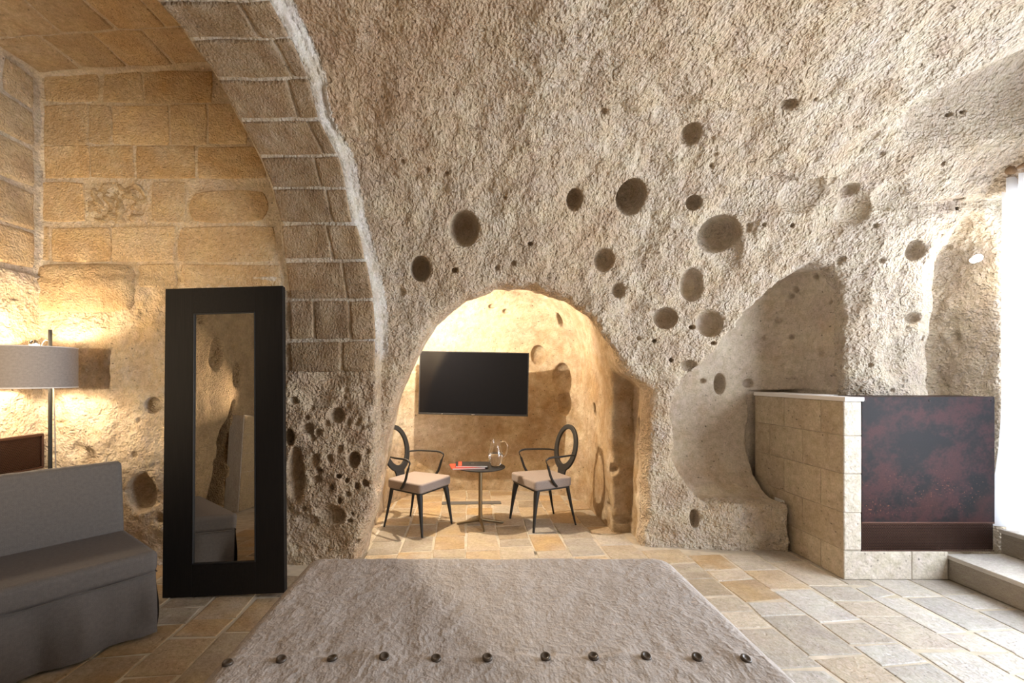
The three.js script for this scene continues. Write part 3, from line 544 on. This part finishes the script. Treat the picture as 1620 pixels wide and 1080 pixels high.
// ---------------------------------------------------------------- copper vent on the left wall
{
  const t = thing('wall_vent', 'dark perforated copper vent set in the left wall behind the sofa', 'vent', [LEFT, 0.865, -3.0], Math.PI / 2);
  part('backing', box(0.7, 0.23, 0.012, 0, 0, 0.03, 0.002), M.hollow, t);
  part('grille', hexMesh(0.7, 0.23, 0.0125, 0.003).translate(-0.35, -0.115, 0.046), M.mesh, t);
  part('frame', [box(0.73, 0.018, 0.03, 0, 0.12, 0.04, 0.003), box(0.73, 0.014, 0.03, 0, -0.12, 0.04, 0.003), box(0.014, 0.24, 0.03, -0.36, 0, 0.04, 0.003), box(0.014, 0.24, 0.03, 0.36, 0, 0.04, 0.003)], M.mesh, t);
}
// ---------------------------------------------------------------- standing mirror
{
  const t = thing('standing_mirror', 'tall standing mirror in a wide dark brown wooden frame', 'mirror', [0, 0, 0]);
  const w = 0.775, h = 2.0, yaw = 0.02, lean = 0.065; t.position.set(-1.601, 0.012, -2.93); t.rotation.set(-lean, yaw, 0.032, 'YXZ');
  const fw = 0.185, fb = 0.2, ft = 0.17, dp = 0.045;
  part('frame', [box(fw, h, dp, -w / 2 + fw / 2, h / 2, 0, 0.004), box(fw, h, dp, w / 2 - fw / 2, h / 2, 0, 0.004), box(w - 2 * fw + 0.006, fb, dp, 0, fb / 2, 0, 0.004), box(w - 2 * fw + 0.006, ft, dp, 0, h - ft / 2, 0, 0.004)], M.wenge, t);
  const iw = w - 2 * fw, ih = h - fb - ft;
  part('inner_bead', [box(0.007, ih, 0.012, -iw / 2 + 0.0035, fb + ih / 2, 0.018, 0.002), box(0.007, ih, 0.012, iw / 2 - 0.0035, fb + ih / 2, 0.018, 0.002), box(iw, 0.007, 0.012, 0, fb + 0.0035, 0.018, 0.002), box(iw, 0.007, 0.012, 0, fb + ih - 0.0035, 0.018, 0.002)], M.black, t);
  part('mirror_glass', new THREE.BoxGeometry(iw, ih, 0.006).translate(0, fb + ih / 2, 0.008), M.mirror, t);
  part('backing', box(w - 0.06, h - 0.06, 0.012, 0, h / 2, -0.026, 0.002), M.black, t);
  part('support_leg', limb([[0, 1.55, -0.03, 0.014], [0, 0.8, -0.15, 0.014], [0, 0.03, -0.29, 0.014]], 8, 8), M.wenge, t);
}
// ---------------------------------------------------------------- sofa
{
  const L = 1.34, t = thing('sofa', 'grey-brown slipcovered sofa with a pleated skirt standing at the left', 'sofa', [-1.735, 0, -2.505], Math.atan2(-0.785, -0.62));
  const soft = (g, amp) => { const p = g.attributes.position; for (let i = 0; i < p.count; i++) { const x = p.getX(i), y = p.getY(i), z = p.getZ(i); p.setXYZ(i, x + amp * noise(y * 5, z * 4, x), y + amp * noise(x * 3, z * 4, 3), z + amp * noise(x * 3, y * 5, 7)); } g.computeVertexNormals(); return g; };
  const metricUV = (g) => { const p = g.attributes.position, n = g.attributes.normal, u = g.attributes.uv; for (let i = 0; i < p.count; i++) { const ax = Math.abs(n.getX(i)), ay = Math.abs(n.getY(i)), az = Math.abs(n.getZ(i)); ay > ax && ay > az ? u.setXY(i, p.getX(i), p.getZ(i)) : ax > az ? u.setXY(i, p.getZ(i), p.getY(i)) : u.setXY(i, p.getX(i), p.getY(i)); } return g; };
  const seat = soft(box(L, 0.125, 0.75, L / 2, 0.395, 0.375, 0.035, 6), 0.006);
  { const p = seat.attributes.position; for (let i = 0; i < p.count; i++) if (p.getY(i) > 0.4) { const x = p.getX(i) / L, z = p.getZ(i) / 0.75; p.setY(i, p.getY(i) + 0.012 * Math.max(0, Math.sin(Math.PI * clamp(x, 0, 1)) * Math.sin(Math.PI * clamp(z, 0, 1)))); } seat.computeVertexNormals(); }
  part('seat', metricUV(seat), M.sofa, t);
  // skirt hanging from the seat seam, with soft pleats, open slits at the corners
  const skirt = (ax, ay, bx, by, n, ph) => { const pos = [], uv = [], idx = [], len = Math.hypot(bx - ax, by - ay), nx = (by - ay) / len, ny = -(bx - ax) / len;
    for (let k = 0; k < 2; k++) for (let j = 0; j <= 10; j++) for (let i = 0; i <= n; i++) { const s = i / n, q = j / 10, wv = (0.008 + 0.045 * q) * (Math.sin(s * len * 20 + ph + 0.6 * Math.sin(q * 3)) * 0.55 + 0.45 * noise(s * len * 9 + ph, q * 1.5, 2)) + 0.012 * q - k * 0.006; pos.push(ax + (bx - ax) * s + nx * wv, 0.345 - 0.325 * q + 0.004 * noise(s * 9, q, ph), ay + (by - ay) * s + ny * wv); uv.push(s * len, q * 0.33); }
    const W = n + 1, S = 11 * W; for (let k = 0; k < 2; k++) for (let j = 0; j < 10; j++) for (let i = 0; i < n; i++) { const a = k * S + j * W + i; k ? idx.push(a, a + 1, a + W, a + 1, a + W + 1, a + W) : idx.push(a, a + W, a + 1, a + 1, a + W, a + W + 1); }
    for (let i = 0; i < n; i++) { const a = 10 * W + i, b = S + a; idx.push(a, b, a + 1, b, b + 1, a + 1); }
    const g = new THREE.BufferGeometry(); g.setAttribute('position', new THREE.Float32BufferAttribute(pos, 3)); g.setAttribute('uv', new THREE.Float32BufferAttribute(uv, 2)); g.setIndex(idx); g.computeVertexNormals(); return g; };
  part('skirt', skirt(0.012, 0.012, L - 0.012, 0.012, 90, 1), M.sofa, t); part('skirt', skirt(0.012, 0.735, 0.012, 0.012, 44, 4), M.sofa, t); part('skirt', skirt(L - 0.012, 0.012, L - 0.012, 0.735, 44, 2), M.sofa, t); part('skirt', skirt(L - 0.012, 0.738, 0.012, 0.738, 60, 6), M.sofa, t);
  part('seam', [limb([[0.02, 0.338, 0.004, 0.004], [L / 2, 0.337, 0.002, 0.004], [L - 0.02, 0.338, 0.004, 0.004]], 24, 6), limb([[0.004, 0.338, 0.02, 0.004], [0.004, 0.338, 0.73, 0.004]], 8, 6)], M.sofa, t);
  const back = soft(box(L - 0.02, 0.46, 0.19, L / 2, 0.23, 0.095, 0.035, 6), 0.006);
  back.rotateX(0.15).translate(0, 0.43, 0.545); part('backrest', metricUV(back), M.sofa, t);
  part('base_frame', box(L - 0.06, 0.3, 0.66, L / 2, 0.18, 0.375, 0.01), M.black, t);
  for (const [x, z] of [[0.07, 0.09], [L - 0.07, 0.09], [0.07, 0.66], [L - 0.07, 0.66]]) part('foot', lathe([[0, 0], [0.022, 0], [0.028, 0.045], [0, 0.045]], 16).translate(x, 0, z), M.black, t);
}
// ---------------------------------------------------------------- lamps
const mood = (r, g, b, k, x, y, z, radius = 2) => { const l = new THREE.PointLight(rgb(r, g, b), k); l.position.set(x, y, z); l.castShadow = true; l.shadow.radius = radius; l.userData.lamp = true; scene.add(l); return l; };
const spot = (r, g, b, k, p, to, cone, blend, radius = 2) => { const l = new THREE.SpotLight(rgb(r, g, b), k, 0, cone, blend); l.position.set(...p); l.target.position.set(...to); l.castShadow = true; l.shadow.radius = radius; scene.add(l, l.target); return l; };
{
  const x = -2.975, z = -3.07, t = thing('floor_lamp', 'floor lamp with a wide grey fabric drum shade behind the sofa', 'lamp', [x, 0, z]);
  const r = 0.232, y0 = 1.335, y1 = 1.612;
  part('base', lathe([[0, 0], [0.13, 0], [0.13, 0.012], [0.03, 0.02], [0, 0.02]]).translate(0.06, 0.004, -0.06), M.iron, t);
  part('pole', [new THREE.CylinderGeometry(0.011, 0.012, 1.72, 16).translate(0.06, 0.875, -0.06), limb([[0.06, 1.4, -0.06, 0.006], [0.03, 1.4, -0.03, 0.006], [0, 1.4, 0, 0.006]], 6, 8)], M.iron, t);
  part('cord', limb([[0.082, 1.34, -0.06, 0.004], [0.085, 0.95, -0.07, 0.004], [0.092, 0.5, -0.07, 0.004], [0.1, 0.03, -0.07, 0.004]], 20, 6), M.shade, t);
  const sh = part('shade', lathe([[r, y0], [r, y1], [r - 0.004, y1], [r - 0.004, y0], [r, y0]], 64), M.shade, t);
  part('shade_lining', lathe([[r - 0.0045, y0 + 0.002], [r - 0.0055, (y0 + y1) / 2], [r - 0.0045, y1 - 0.002]], 64), M.lining, sh);
  part('shade_trim', [lathe([[r + 0.0015, y0], [r + 0.0015, y0 + 0.008], [r - 0.005, y0 + 0.008], [r - 0.005, y0], [r + 0.0015, y0]], 64), lathe([[r + 0.0015, y1 - 0.006], [r + 0.0015, y1], [r - 0.005, y1], [r - 0.005, y1 - 0.006], [r + 0.0015, y1 - 0.006]], 64)], M.trim, sh);
  part('spider', [0, 1, 2].map((k) => limb([[0, 1.42, 0, 0.003], [Math.cos(k * 2.1) * (r - 0.005), 1.42, Math.sin(k * 2.1) * (r - 0.005), 0.003]], 2, 6)), M.iron, t);
  part('finial', [lathe([[0, 0], [0.016, 0.004], [0.026, 0.02], [0.03, 0.036], [0.022, 0.05], [0.012, 0.054], [0.012, 0.046], [0.02, 0.036], [0.016, 0.02], [0, 0.014]], 24).rotateX(1.1).translate(0.015, 1.62, -0.02), limb([[0.015, 1.6, -0.03, 0.004], [0.03, 1.66, -0.05, 0.004], [0.06, 1.66, -0.06, 0.005]], 10, 8)], M.chrome, t);
  part('bulb', lathe([[0, 0], [0.014, 0.0], [0.016, 0.02], [0.03, 0.055], [0.028, 0.08], [0.014, 0.098], [0, 0.1]], 24).translate(0, 1.42, 0), glow(1, 0.72, 0.42, 6), t);
  mood(1, 0.82, 0.6, LAMP.lamp, x, 1.475, z, 2.5);
}
{ // wall light beside the bed head, behind the viewer
  const p = [-2.92, 1.5, 1.35], t = thing('wall_lamp', 'small black wall lamp on the left wall near the bed head', 'lamp', [LEFT, 1.5, 1.35]);
  part('mount', new THREE.CylinderGeometry(0.04, 0.04, 0.34, 20).rotateZ(Math.PI / 2).translate(0.13, 0, 0), M.iron, t);
  part('bulb', new THREE.SphereGeometry(0.03, 20, 14).translate(0.315, 0, 0), glow(1, 0.72, 0.42, 6), t);
  spot(1, 0.8, 0.55, LAMP.bedside, p, [-3.0, 2.0, -3.4], 0.42, 0.9, 1.6);
}
{ // spot hidden behind the brow of the niche
  const p = [-0.42, 2.02, -4.3], t = thing('niche_spotlight', 'small black spotlight hidden above the niche arch', 'lamp', p);
  part('housing', lathe([[0.0, 0.11], [0.03, 0.11], [0.034, 0.0], [0.03, 0.0], [0.026, 0.02], [0, 0.02]], 24).rotateX(0.5).translate(0, 0.01, 0.02), M.iron, t);
  part('bracket', limb([[0, 0.08, 0.05, 0.008], [0.0, 0.16, 0.1, 0.008]], 4, 8), M.iron, t);
  part('lens', new THREE.SphereGeometry(0.022, 16, 12).translate(0, 0, 0), glow(1, 0.8, 0.55, 6), t);
  part('added_flap', box(0.15, 0.14, 0.003, 0, 0, 0, 0.001).rotateY(0.995).translate(0.08, 0.0, 0.052), M.iron, t);  // unseen flap, added to keep the niche light off the stone counter
  mood(1, 0.86, 0.67, LAMP.niche, ...p, 0.8);
}
{ // bright fitting beside the doorway
  const q = at(1547, 408, 3.3), t = thing('wall_spotlight', 'small bright spotlight on the rock beside the doorway curtain', 'lamp', q);
  part('arm', limb([[0.04, 0.0, -0.03, 0.008], [0.14, 0.0, -0.16, 0.008]], 4, 8), M.chrome, t);
  part('housing', lathe([[0.022, -0.02], [0.03, 0.0], [0.03, 0.03], [0.0, 0.034]], 24).rotateZ(-0.9).translate(0.012, 0.0, -0.03), M.chrome, t);
  part('bulb', new THREE.SphereGeometry(0.026, 20, 14), glow(1, 0.93, 0.82, 30), t);
  mood(1, 0.88, 0.72, LAMP.sconce, ...q, 1.6);
}
// ---------------------------------------------------------------- curtain at the doorway
{
  const t = thing('sheer_curtain', 'sheer white curtain gathered at the far side of the doorway', 'curtain', [3.79, 0.347, -3.0]);
  const pos = [], uv = [], idx = [], n = 150, m = 30;
  for (let j = 0; j <= m; j++) for (let i = 0; i <= n; i++) { const s = i / n, q = j / m, f = mix(0.03, 0.05, q); pos.push(f * Math.sin(s * 62) + 0.015 * noise(s * 8, q * 3, 1) - 0.05 * sstep(0.6, 1, q) * (1 - s), 2.465 * (1 - q) + 0.004, -0.27 - 0.03 * sstep(0.75, 1, q) + 0.75 * s * mix(0.95, 1.02, q)); uv.push(s * 3, q * 2.4); }
  for (let j = 0; j < m; j++) for (let i = 0; i < n; i++) { const a = j * (n + 1) + i; idx.push(a, a + n + 1, a + 1, a + 1, a + n + 1, a + n + 2); }
  const g = new THREE.BufferGeometry(); g.setAttribute('position', new THREE.Float32BufferAttribute(pos, 3)); g.setAttribute('uv', new THREE.Float32BufferAttribute(uv, 2)); g.setIndex(idx); g.computeVertexNormals();
  part('panel', g, M.curtain, t);
  const r = thing('curtain_rod', 'round light wooden curtain rod with a knob end', 'curtain rod', [3.79, 2.87, -3.2]);
  part('rod', new THREE.CylinderGeometry(0.016, 0.016, 2.4, 20).rotateX(Math.PI / 2).translate(0, 0, 1.2), M.wood, r);
  part('end_knob', lathe([[0, -0.03], [0.03, -0.03], [0.038, -0.015], [0.038, 0.01], [0.026, 0.028], [0, 0.03]], 28).rotateX(Math.PI / 2), M.wood, r);
  for (const z of [0.07, 2.3]) part('bracket', limb([[0.0, 0, z, 0.008], [0.12, 0, z, 0.008]], 2, 8), M.wood, r);
  for (let k = 0; k < 8; k++) part('ring', new THREE.TorusGeometry(0.024, 0.003, 8, 20).translate(0, -0.007, 0.1 + k * 0.085), M.wood, r);
}
// ---------------------------------------------------------------- bed and its cover
{
  const cx = 0.0725, W = 1.715, z0 = -2.19, z1 = 0.02, zc = (z0 + z1) / 2, LZ = z1 - z0, TOP = 0.55;
  const b = thing('bed', 'double bed wholly under a linen cover', 'bed', [cx, 0, zc]);
  part('base', box(W - 0.1, 0.2, LZ - 0.1, 0, 0.17, 0, 0.02), M.wenge, b); part('mattress', box(W - 0.05, 0.25, LZ - 0.05, 0, 0.4, 0, 0.06, 4), M.white, b);
  for (const [x, z] of [[-0.7, -0.95], [0.7, -0.95], [-0.7, 0.95], [0.7, 0.95]]) part('leg', box(0.07, 0.07, 0.07, x, 0.036, z, 0.008), M.wenge, b);
  const t = thing('bedspread', 'crinkled taupe linen bedspread with a row of dark buttons', 'bedspread', [cx, 0, zc]);
  const hw = W / 2, hl = LZ / 2, R = 0.085, r = 0.05, HANG = 0.4, st = 0.018, nx = Math.ceil((W + 2 * HANG) / st), nz = Math.ceil((LZ + HANG) / st), pos = [], uv = [], idx = [];
  const wrinkle = (x, z) => 0.006 * noise(x * 4, z * 4, 1) + 0.004 * noise(x * 14, z * 9, 5) + 0.006 * (0.3 - Math.abs(noise(x * 19, z * 15, 8))) + 0.004 * (0.3 - Math.abs(noise(x * 9 + z * 5, z * 26, 3)));
  for (let j = 0; j <= nz; j++) for (let i = 0; i <= nx; i++) {
    const x = -hw - HANG + i * (W + 2 * HANG) / nx, z = -hl - HANG + j * (LZ + HANG) / nz;
    const qx = Math.abs(x) - (hw - R), qz = -z - (hl - R), ox = Math.max(qx, 0), oz = Math.max(qz, 0), l = Math.hypot(ox, oz), sd = l + Math.min(Math.max(qx, qz), 0) - R;
    let nxx = 0, nzz = 0; if (l > 1e-6) { nxx = Math.sign(x) * ox / l; nzz = -oz / l; } else if (qx > qz) nxx = Math.sign(x); else nzz = -1;
    const s = sd + r; let X = x, Y = TOP, Z = z;
    if (s > 0) { const fx = x - nxx * s, fz = z - nzz * s; if (s < r * Math.PI / 2) { X = fx + nxx * r * Math.sin(s / r); Z = fz + nzz * r * Math.sin(s / r); Y = TOP - r * (1 - Math.cos(s / r)); } else { const e = s - r * Math.PI / 2, wv = 0.012 * Math.sin((x + z) * 16) * clamp(e / 0.3, 0, 1); X = fx + nxx * (r + wv); Z = fz + nzz * (r + wv); Y = TOP - r - e; } }
    const row = -1.395 - zc + 0.012 * noise(x * 3, 0, 2), lap = 0.011 * sstep(row - 0.012, row + 0.004, z) , tuck = 0.012 * Math.exp(-(((z - row - 0.0) / 0.03) ** 2)) * noise(x * 9, 4, 1);
    if (s <= r) Y += (wrinkle(x, z) + lap + tuck) * clamp(1 - s / r, 0, 1);
    pos.push(X, Y, Z); uv.push(x, z);
  }
  for (let j = 0; j < nz; j++) for (let i = 0; i < nx; i++) { const a = j * (nx + 1) + i; idx.push(a, a + nx + 1, a + 1, a + 1, a + nx + 1, a + nx + 2); }
  const g = new THREE.BufferGeometry(); g.setAttribute('position', new THREE.Float32BufferAttribute(pos, 3)); g.setAttribute('uv', new THREE.Float32BufferAttribute(uv, 2)); g.setIndex(idx); g.computeVertexNormals();
  part('cover', g, M.linen, t);
  M.horn = std({ color: rgb(0.075, 0.055, 0.04), roughness: 0.35 });
  const button = lathe([[0, 0.003], [0.006, 0.003], [0.009, 0.0065], [0.013, 0.007], [0.0155, 0.004], [0.0155, -0.002], [0, -0.003]], 20);
  [[360, 1052], [445, 1046], [526, 1044], [608, 1044], [690, 1044], [771, 1045], [863, 1043], [939, 1043], [1022, 1043], [1103, 1043], [1180, 1047]].forEach(([px, py]) => {
    const d = (EYE - TOP - 0.008) * FOC / (py - CY), x = (px - CX) * d / FOC; const m = part('button', button, M.horn, t); m.position.set(x - cx, TOP + 0.0135 + wrinkle(x - cx, -d - zc), -d - zc); m.rotation.set(rr(-0.2, 0.35), 0, rr(-0.2, 0.2)); });
}
// ---------------------------------------------------------------- niche: television, table, armchairs, jug, booklets, floor vent
{
  const w = 1.215, h = 0.705, c = at(749.5, 606.5, 5.05), t = thing('television', 'flat black wall-mounted television in the lit niche', 'television', c);
  t.rotation.set(0.0, 0, -0.022, 'YXZ');
  part('casing', box(w, h, 0.04, 0, 0, -0.02, 0.008), M.black, t);
  part('screen', box(w - 0.02, h - 0.03, 0.004, 0, 0.006, 0.001, 0.001), M.screen, t);
  part('bezel', [box(w, 0.01, 0.008, 0, h / 2 - 0.005, 0.002, 0.002), box(w, 0.018, 0.008, 0, -h / 2 + 0.009, 0.002, 0.002), box(0.01, h, 0.008, -w / 2 + 0.005, 0, 0.002, 0.002), box(0.01, h, 0.008, w / 2 - 0.005, 0, 0.002, 0.002)], M.black, t);
  part('logo', box(0.034, 0.008, 0.002, 0.0, -h / 2 + 0.008, 0.007, 0.0009), M.chrome, t);
  part('indicator', box(0.01, 0.006, 0.002, -0.345, -h / 2 + 0.009, 0.007, 0.0009), M.chrome, t);
  part('bracket', [box(0.3, 0.3, 0.03, 0, 0, -0.055, 0.004), box(0.06, 0.06, 0.5, 0, 0, -0.31, 0.006), box(0.2, 0.24, 0.02, 0, 0, -0.565, 0.004)], M.iron, t);
}
const TABLE = [0.06, 0, -4.357], TOPY = 0.557;
{
  const t = thing('bistro_table', 'small round dark bistro table with a bronze pedestal between the armchairs', 'table', TABLE);
  part('table_top', lathe([[0, -0.014], [0.225, -0.014], [0.237, -0.01], [0.238, -0.003], [0.234, 0], [0, 0]], 64).translate(0, TOPY, 0), M.black, t);
  part('pedestal', [lathe([[0, 0.03], [0.026, 0.03], [0.022, 0.06], [0.0185, 0.12], [0.0185, TOPY - 0.03], [0, TOPY - 0.03]], 28), lathe([[0, TOPY - 0.03], [0.07, TOPY - 0.024], [0.07, TOPY - 0.015], [0, TOPY - 0.015]], 28)], M.bronze, t);
  for (const a of [0.12, 1.72, 3.2, 4.85]) part('foot', limb([[0, 0.05, 0, 0.018], [0.08 * Math.cos(a), 0.035, -0.08 * Math.sin(a), 0.015], [0.2 * Math.cos(a), 0.014, -0.2 * Math.sin(a), 0.01], [0.225 * Math.cos(a), 0.01, -0.225 * Math.sin(a), 0.008]], 14, 10), M.bronze, t);
}
{
  const bk = (name, label, x, y, z, turn, w, d, h, cover) => { const t = thing(name, label, 'booklet', [TABLE[0] + x, y, TABLE[2] + z], turn);
    part('pages', box(w - 0.006, h - 0.003, d - 0.006, 0, h / 2, 0, 0.001), M.paper, t); part('cover', [box(w, 0.0015, d, 0, h - 0.0007, 0, 0.0005), box(w, 0.0015, d, 0, 0.0008, 0, 0.0005), box(0.0018, h, d, -w / 2 + 0.0009, h / 2, 0, 0.0005)], cover, t); return t; };
  bk('booklet', 'orange-red booklet lying under the black one on the bistro table', -0.125, TOPY + 0.0005, 0.055, 0.16, 0.31, 0.22, 0.014, M.red);
  const t = bk('booklet', 'black booklet with a red band and pale emblem on the bistro table', -0.085, TOPY + 0.015, 0.04, 0.02, 0.3, 0.215, 0.015, M.black);
  part('red_band', box(0.032, 0.001, 0.214, -0.108, 0.0153, 0, 0.0004), M.red, t);
  const cv = document.createElement('canvas'); cv.width = cv.height = 128; const g = cv.getContext('2d'); g.fillStyle = '#141312'; g.fillRect(0, 0, 128, 128); g.fillStyle = '#8f8c86'; g.font = '70px serif'; g.textAlign = 'center'; g.fillText('ff', 64, 74); g.fillRect(22, 92, 84, 7); g.fillRect(34, 108, 60, 5);
  const tx = new THREE.CanvasTexture(cv); tx.colorSpace = THREE.SRGBColorSpace; part('emblem', new THREE.BoxGeometry(0.055, 0.0008, 0.06).translate(0.01, 0.0153, 0), std({ map: tx, roughness: 0.6 }), t);
}
{
  const t = thing('glass_jug', 'clear glass jug half full of water on the bistro table', 'jug', [TABLE[0] + 0.145, TOPY + 0.001, TABLE[2] + 0.03]);
  const outer = [[0, 0], [0.04, 0], [0.047, 0.008], [0.052, 0.02], [0.066, 0.06], [0.073, 0.1], [0.068, 0.14], [0.054, 0.175], [0.047, 0.2], [0.05, 0.235], [0.056, 0.252]], inner = outer.slice(1).reverse().map(([r, y]) => [r - 0.0035, Math.max(y, 0.01)]);
  part('body', lathe([...outer, [0.0535, 0.253], ...inner, [0, 0.01]], 48), M.glass, t);
  part('water', lathe([[0, 0.0105], [0.043, 0.0105], [0.0478, 0.02], [0.0618, 0.06], [0.0688, 0.1], [0.0655, 0.13], [0, 0.13]], 48), M.water, t);
  part('handle', limb([[0.05, 0.232, 0, 0.0055], [0.085, 0.238, 0.0, 0.0055], [0.112, 0.2, 0, 0.006], [0.11, 0.15, 0, 0.006], [0.085, 0.1, 0, 0.006], [0.072, 0.088, 0, 0.007]], 32, 12), M.glass, t);
}
{
  const t = thing('armchair', 'black oval-backed armchair with a beige seat left of the bistro table', 'chair', [-0.534, 0, -4.31], 58 * Math.PI / 180, 'oval-backed armchairs in the niche');
  for (const s of [-1, 1]) {
    part('leg', limb([[s * 0.19, 0.385, 0.17, 0.029], [s * 0.2, 0.33, 0.187, 0.027], [s * 0.212, 0.2, 0.208, 0.018], [s * 0.228, 0.0, 0.235, 0.01]], 20, 12), M.iron, t);
    part('leg', limb([[s * 0.165, 0.385, -0.17, 0.019], [s * 0.17, 0.3, -0.185, 0.017], [s * 0.18, 0.15, -0.215, 0.012], [s * 0.19, 0.0, -0.25, 0.008]], 20, 12), M.iron, t);
    part('arm', limb([[s * 0.155, 0.655, -0.272, 0.008], [s * 0.2, 0.668, -0.2, 0.008], [s * 0.245, 0.672, -0.05, 0.009], [s * 0.255, 0.668, 0.09, 0.01], [s * 0.255, 0.645, 0.118, 0.0105], [s * 0.252, 0.612, 0.104, 0.011], [s * 0.25, 0.56, 0.085, 0.0115], [s * 0.245, 0.49, 0.06, 0.012], [s * 0.235, 0.43, 0.02, 0.013], [s * 0.215, 0.395, -0.02, 0.012]], 50, 10), M.iron, t);
  }
  // seat: a padded trapezoid with rounded edges
  const sh = new THREE.Shape(); const q = [[-0.2, -0.205], [0.2, -0.205], [0.238, 0.225], [-0.238, 0.225]], rad = 0.04;
  q.forEach((p, i) => { const a = q[(i + 3) % 4], b = q[(i + 1) % 4], u = V(a[0] - p[0], a[1] - p[1], 0).setLength(rad), v = V(b[0] - p[0], b[1] - p[1], 0).setLength(rad); i ? sh.lineTo(p[0] + u.x, p[1] + u.y) : sh.moveTo(p[0] + u.x, p[1] + u.y); sh.quadraticCurveTo(p[0], p[1], p[0] + v.x, p[1] + v.y); }); sh.closePath();
  const seat = new THREE.ExtrudeGeometry(sh, { depth: 0.05, bevelEnabled: true, bevelThickness: 0.018, bevelSize: 0.016, bevelOffset: -0.016, bevelSegments: 4, curveSegments: 6 }).rotateX(Math.PI / 2).scale(1, 1, 1).translate(0, 0.445, 0);
  { const p = seat.attributes.position; for (let i = 0; i < p.count; i++) p.setZ(i, p.getZ(i)); seat.computeVertexNormals(); }
  part('seat', seat, M.seat, t).userData.label = 'beige upholstered seat pad';
  const fr = new THREE.ExtrudeGeometry(sh, { depth: 0.016, bevelEnabled: false, curveSegments: 6 }).rotateX(Math.PI / 2).scale(0.95, 1, 0.95).translate(0, 0.38, 0); part('seat_frame', fr, M.iron, t);
  const ring = new THREE.Shape(); ring.absellipse(0, 0, 0.18, 0.226, 0, Math.PI * 2); const inn = new THREE.Path(); inn.absellipse(0, 0.01, 0.134, 0.178, 0, Math.PI * 2, true); ring.holes.push(inn);
  const rg = new THREE.ExtrudeGeometry(ring, { depth: 0.014, bevelEnabled: true, bevelThickness: 0.004, bevelSize: 0.004, bevelSegments: 2, curveSegments: 48 }).translate(0, 0, -0.007);
  const stem = new THREE.Shape(); stem.moveTo(-0.085, -0.185); stem.quadraticCurveTo(-0.05, -0.225, -0.055, -0.27); stem.lineTo(-0.09, -0.275); stem.lineTo(-0.14, -0.36); stem.lineTo(-0.115, -0.36); stem.quadraticCurveTo(-0.08, -0.285, -0.03, -0.28); stem.lineTo(0.03, -0.28); stem.quadraticCurveTo(0.08, -0.285, 0.115, -0.36); stem.lineTo(0.14, -0.36); stem.lineTo(0.09, -0.275); stem.lineTo(0.055, -0.27); stem.quadraticCurveTo(0.05, -0.225, 0.085, -0.185); stem.quadraticCurveTo(0, -0.235, -0.085, -0.185);
  const sg = new THREE.ExtrudeGeometry(stem, { depth: 0.012, bevelEnabled: true, bevelThickness: 0.003, bevelSize: 0.002, bevelSegments: 2 }).translate(0, 0, -0.006);
  for (const g of [rg, sg]) g.rotateX(-0.2).translate(0, 0.712, -0.268);
  part('oval_back', rg, M.iron, t); part('back_stem', sg, M.iron, t);
  const c = t.clone(); c.name = numbered('armchair'); c.position.set(0.664, 0, -4.414); c.rotation.y = -67 * Math.PI / 180; scene.add(c); c.userData.label = 'black oval-backed armchair with a beige seat right of the bistro table';
}
{
  const t = thing('floor_vent', 'long narrow grey slot vent in the niche floor under the television', 'vent', [-0.03, 0.004, -5.08], 0.035);
  part('frame', [box(0.66, 0.006, 0.012, 0, 0.003, 0.042, 0.001), box(0.66, 0.006, 0.012, 0, 0.003, -0.042, 0.001), box(0.012, 0.006, 0.09, -0.324, 0.003, 0, 0.001), box(0.012, 0.006, 0.09, 0.324, 0.003, 0, 0.001)], M.vent, t);
  for (let k = 0; k < 5; k++) part('slat', box(0.64, 0.005, 0.008, 0, 0.0028, -0.028 + k * 0.014, 0.001), M.vent, t);
  part('backing', box(0.65, 0.001, 0.085, 0, 0.0006, 0, 0.0003), M.hollow, t);
}
scene.traverse((o) => { if (o.isMesh) { o.castShadow = true; o.receiveShadow = true; } });
renderer.render(scene, camera);
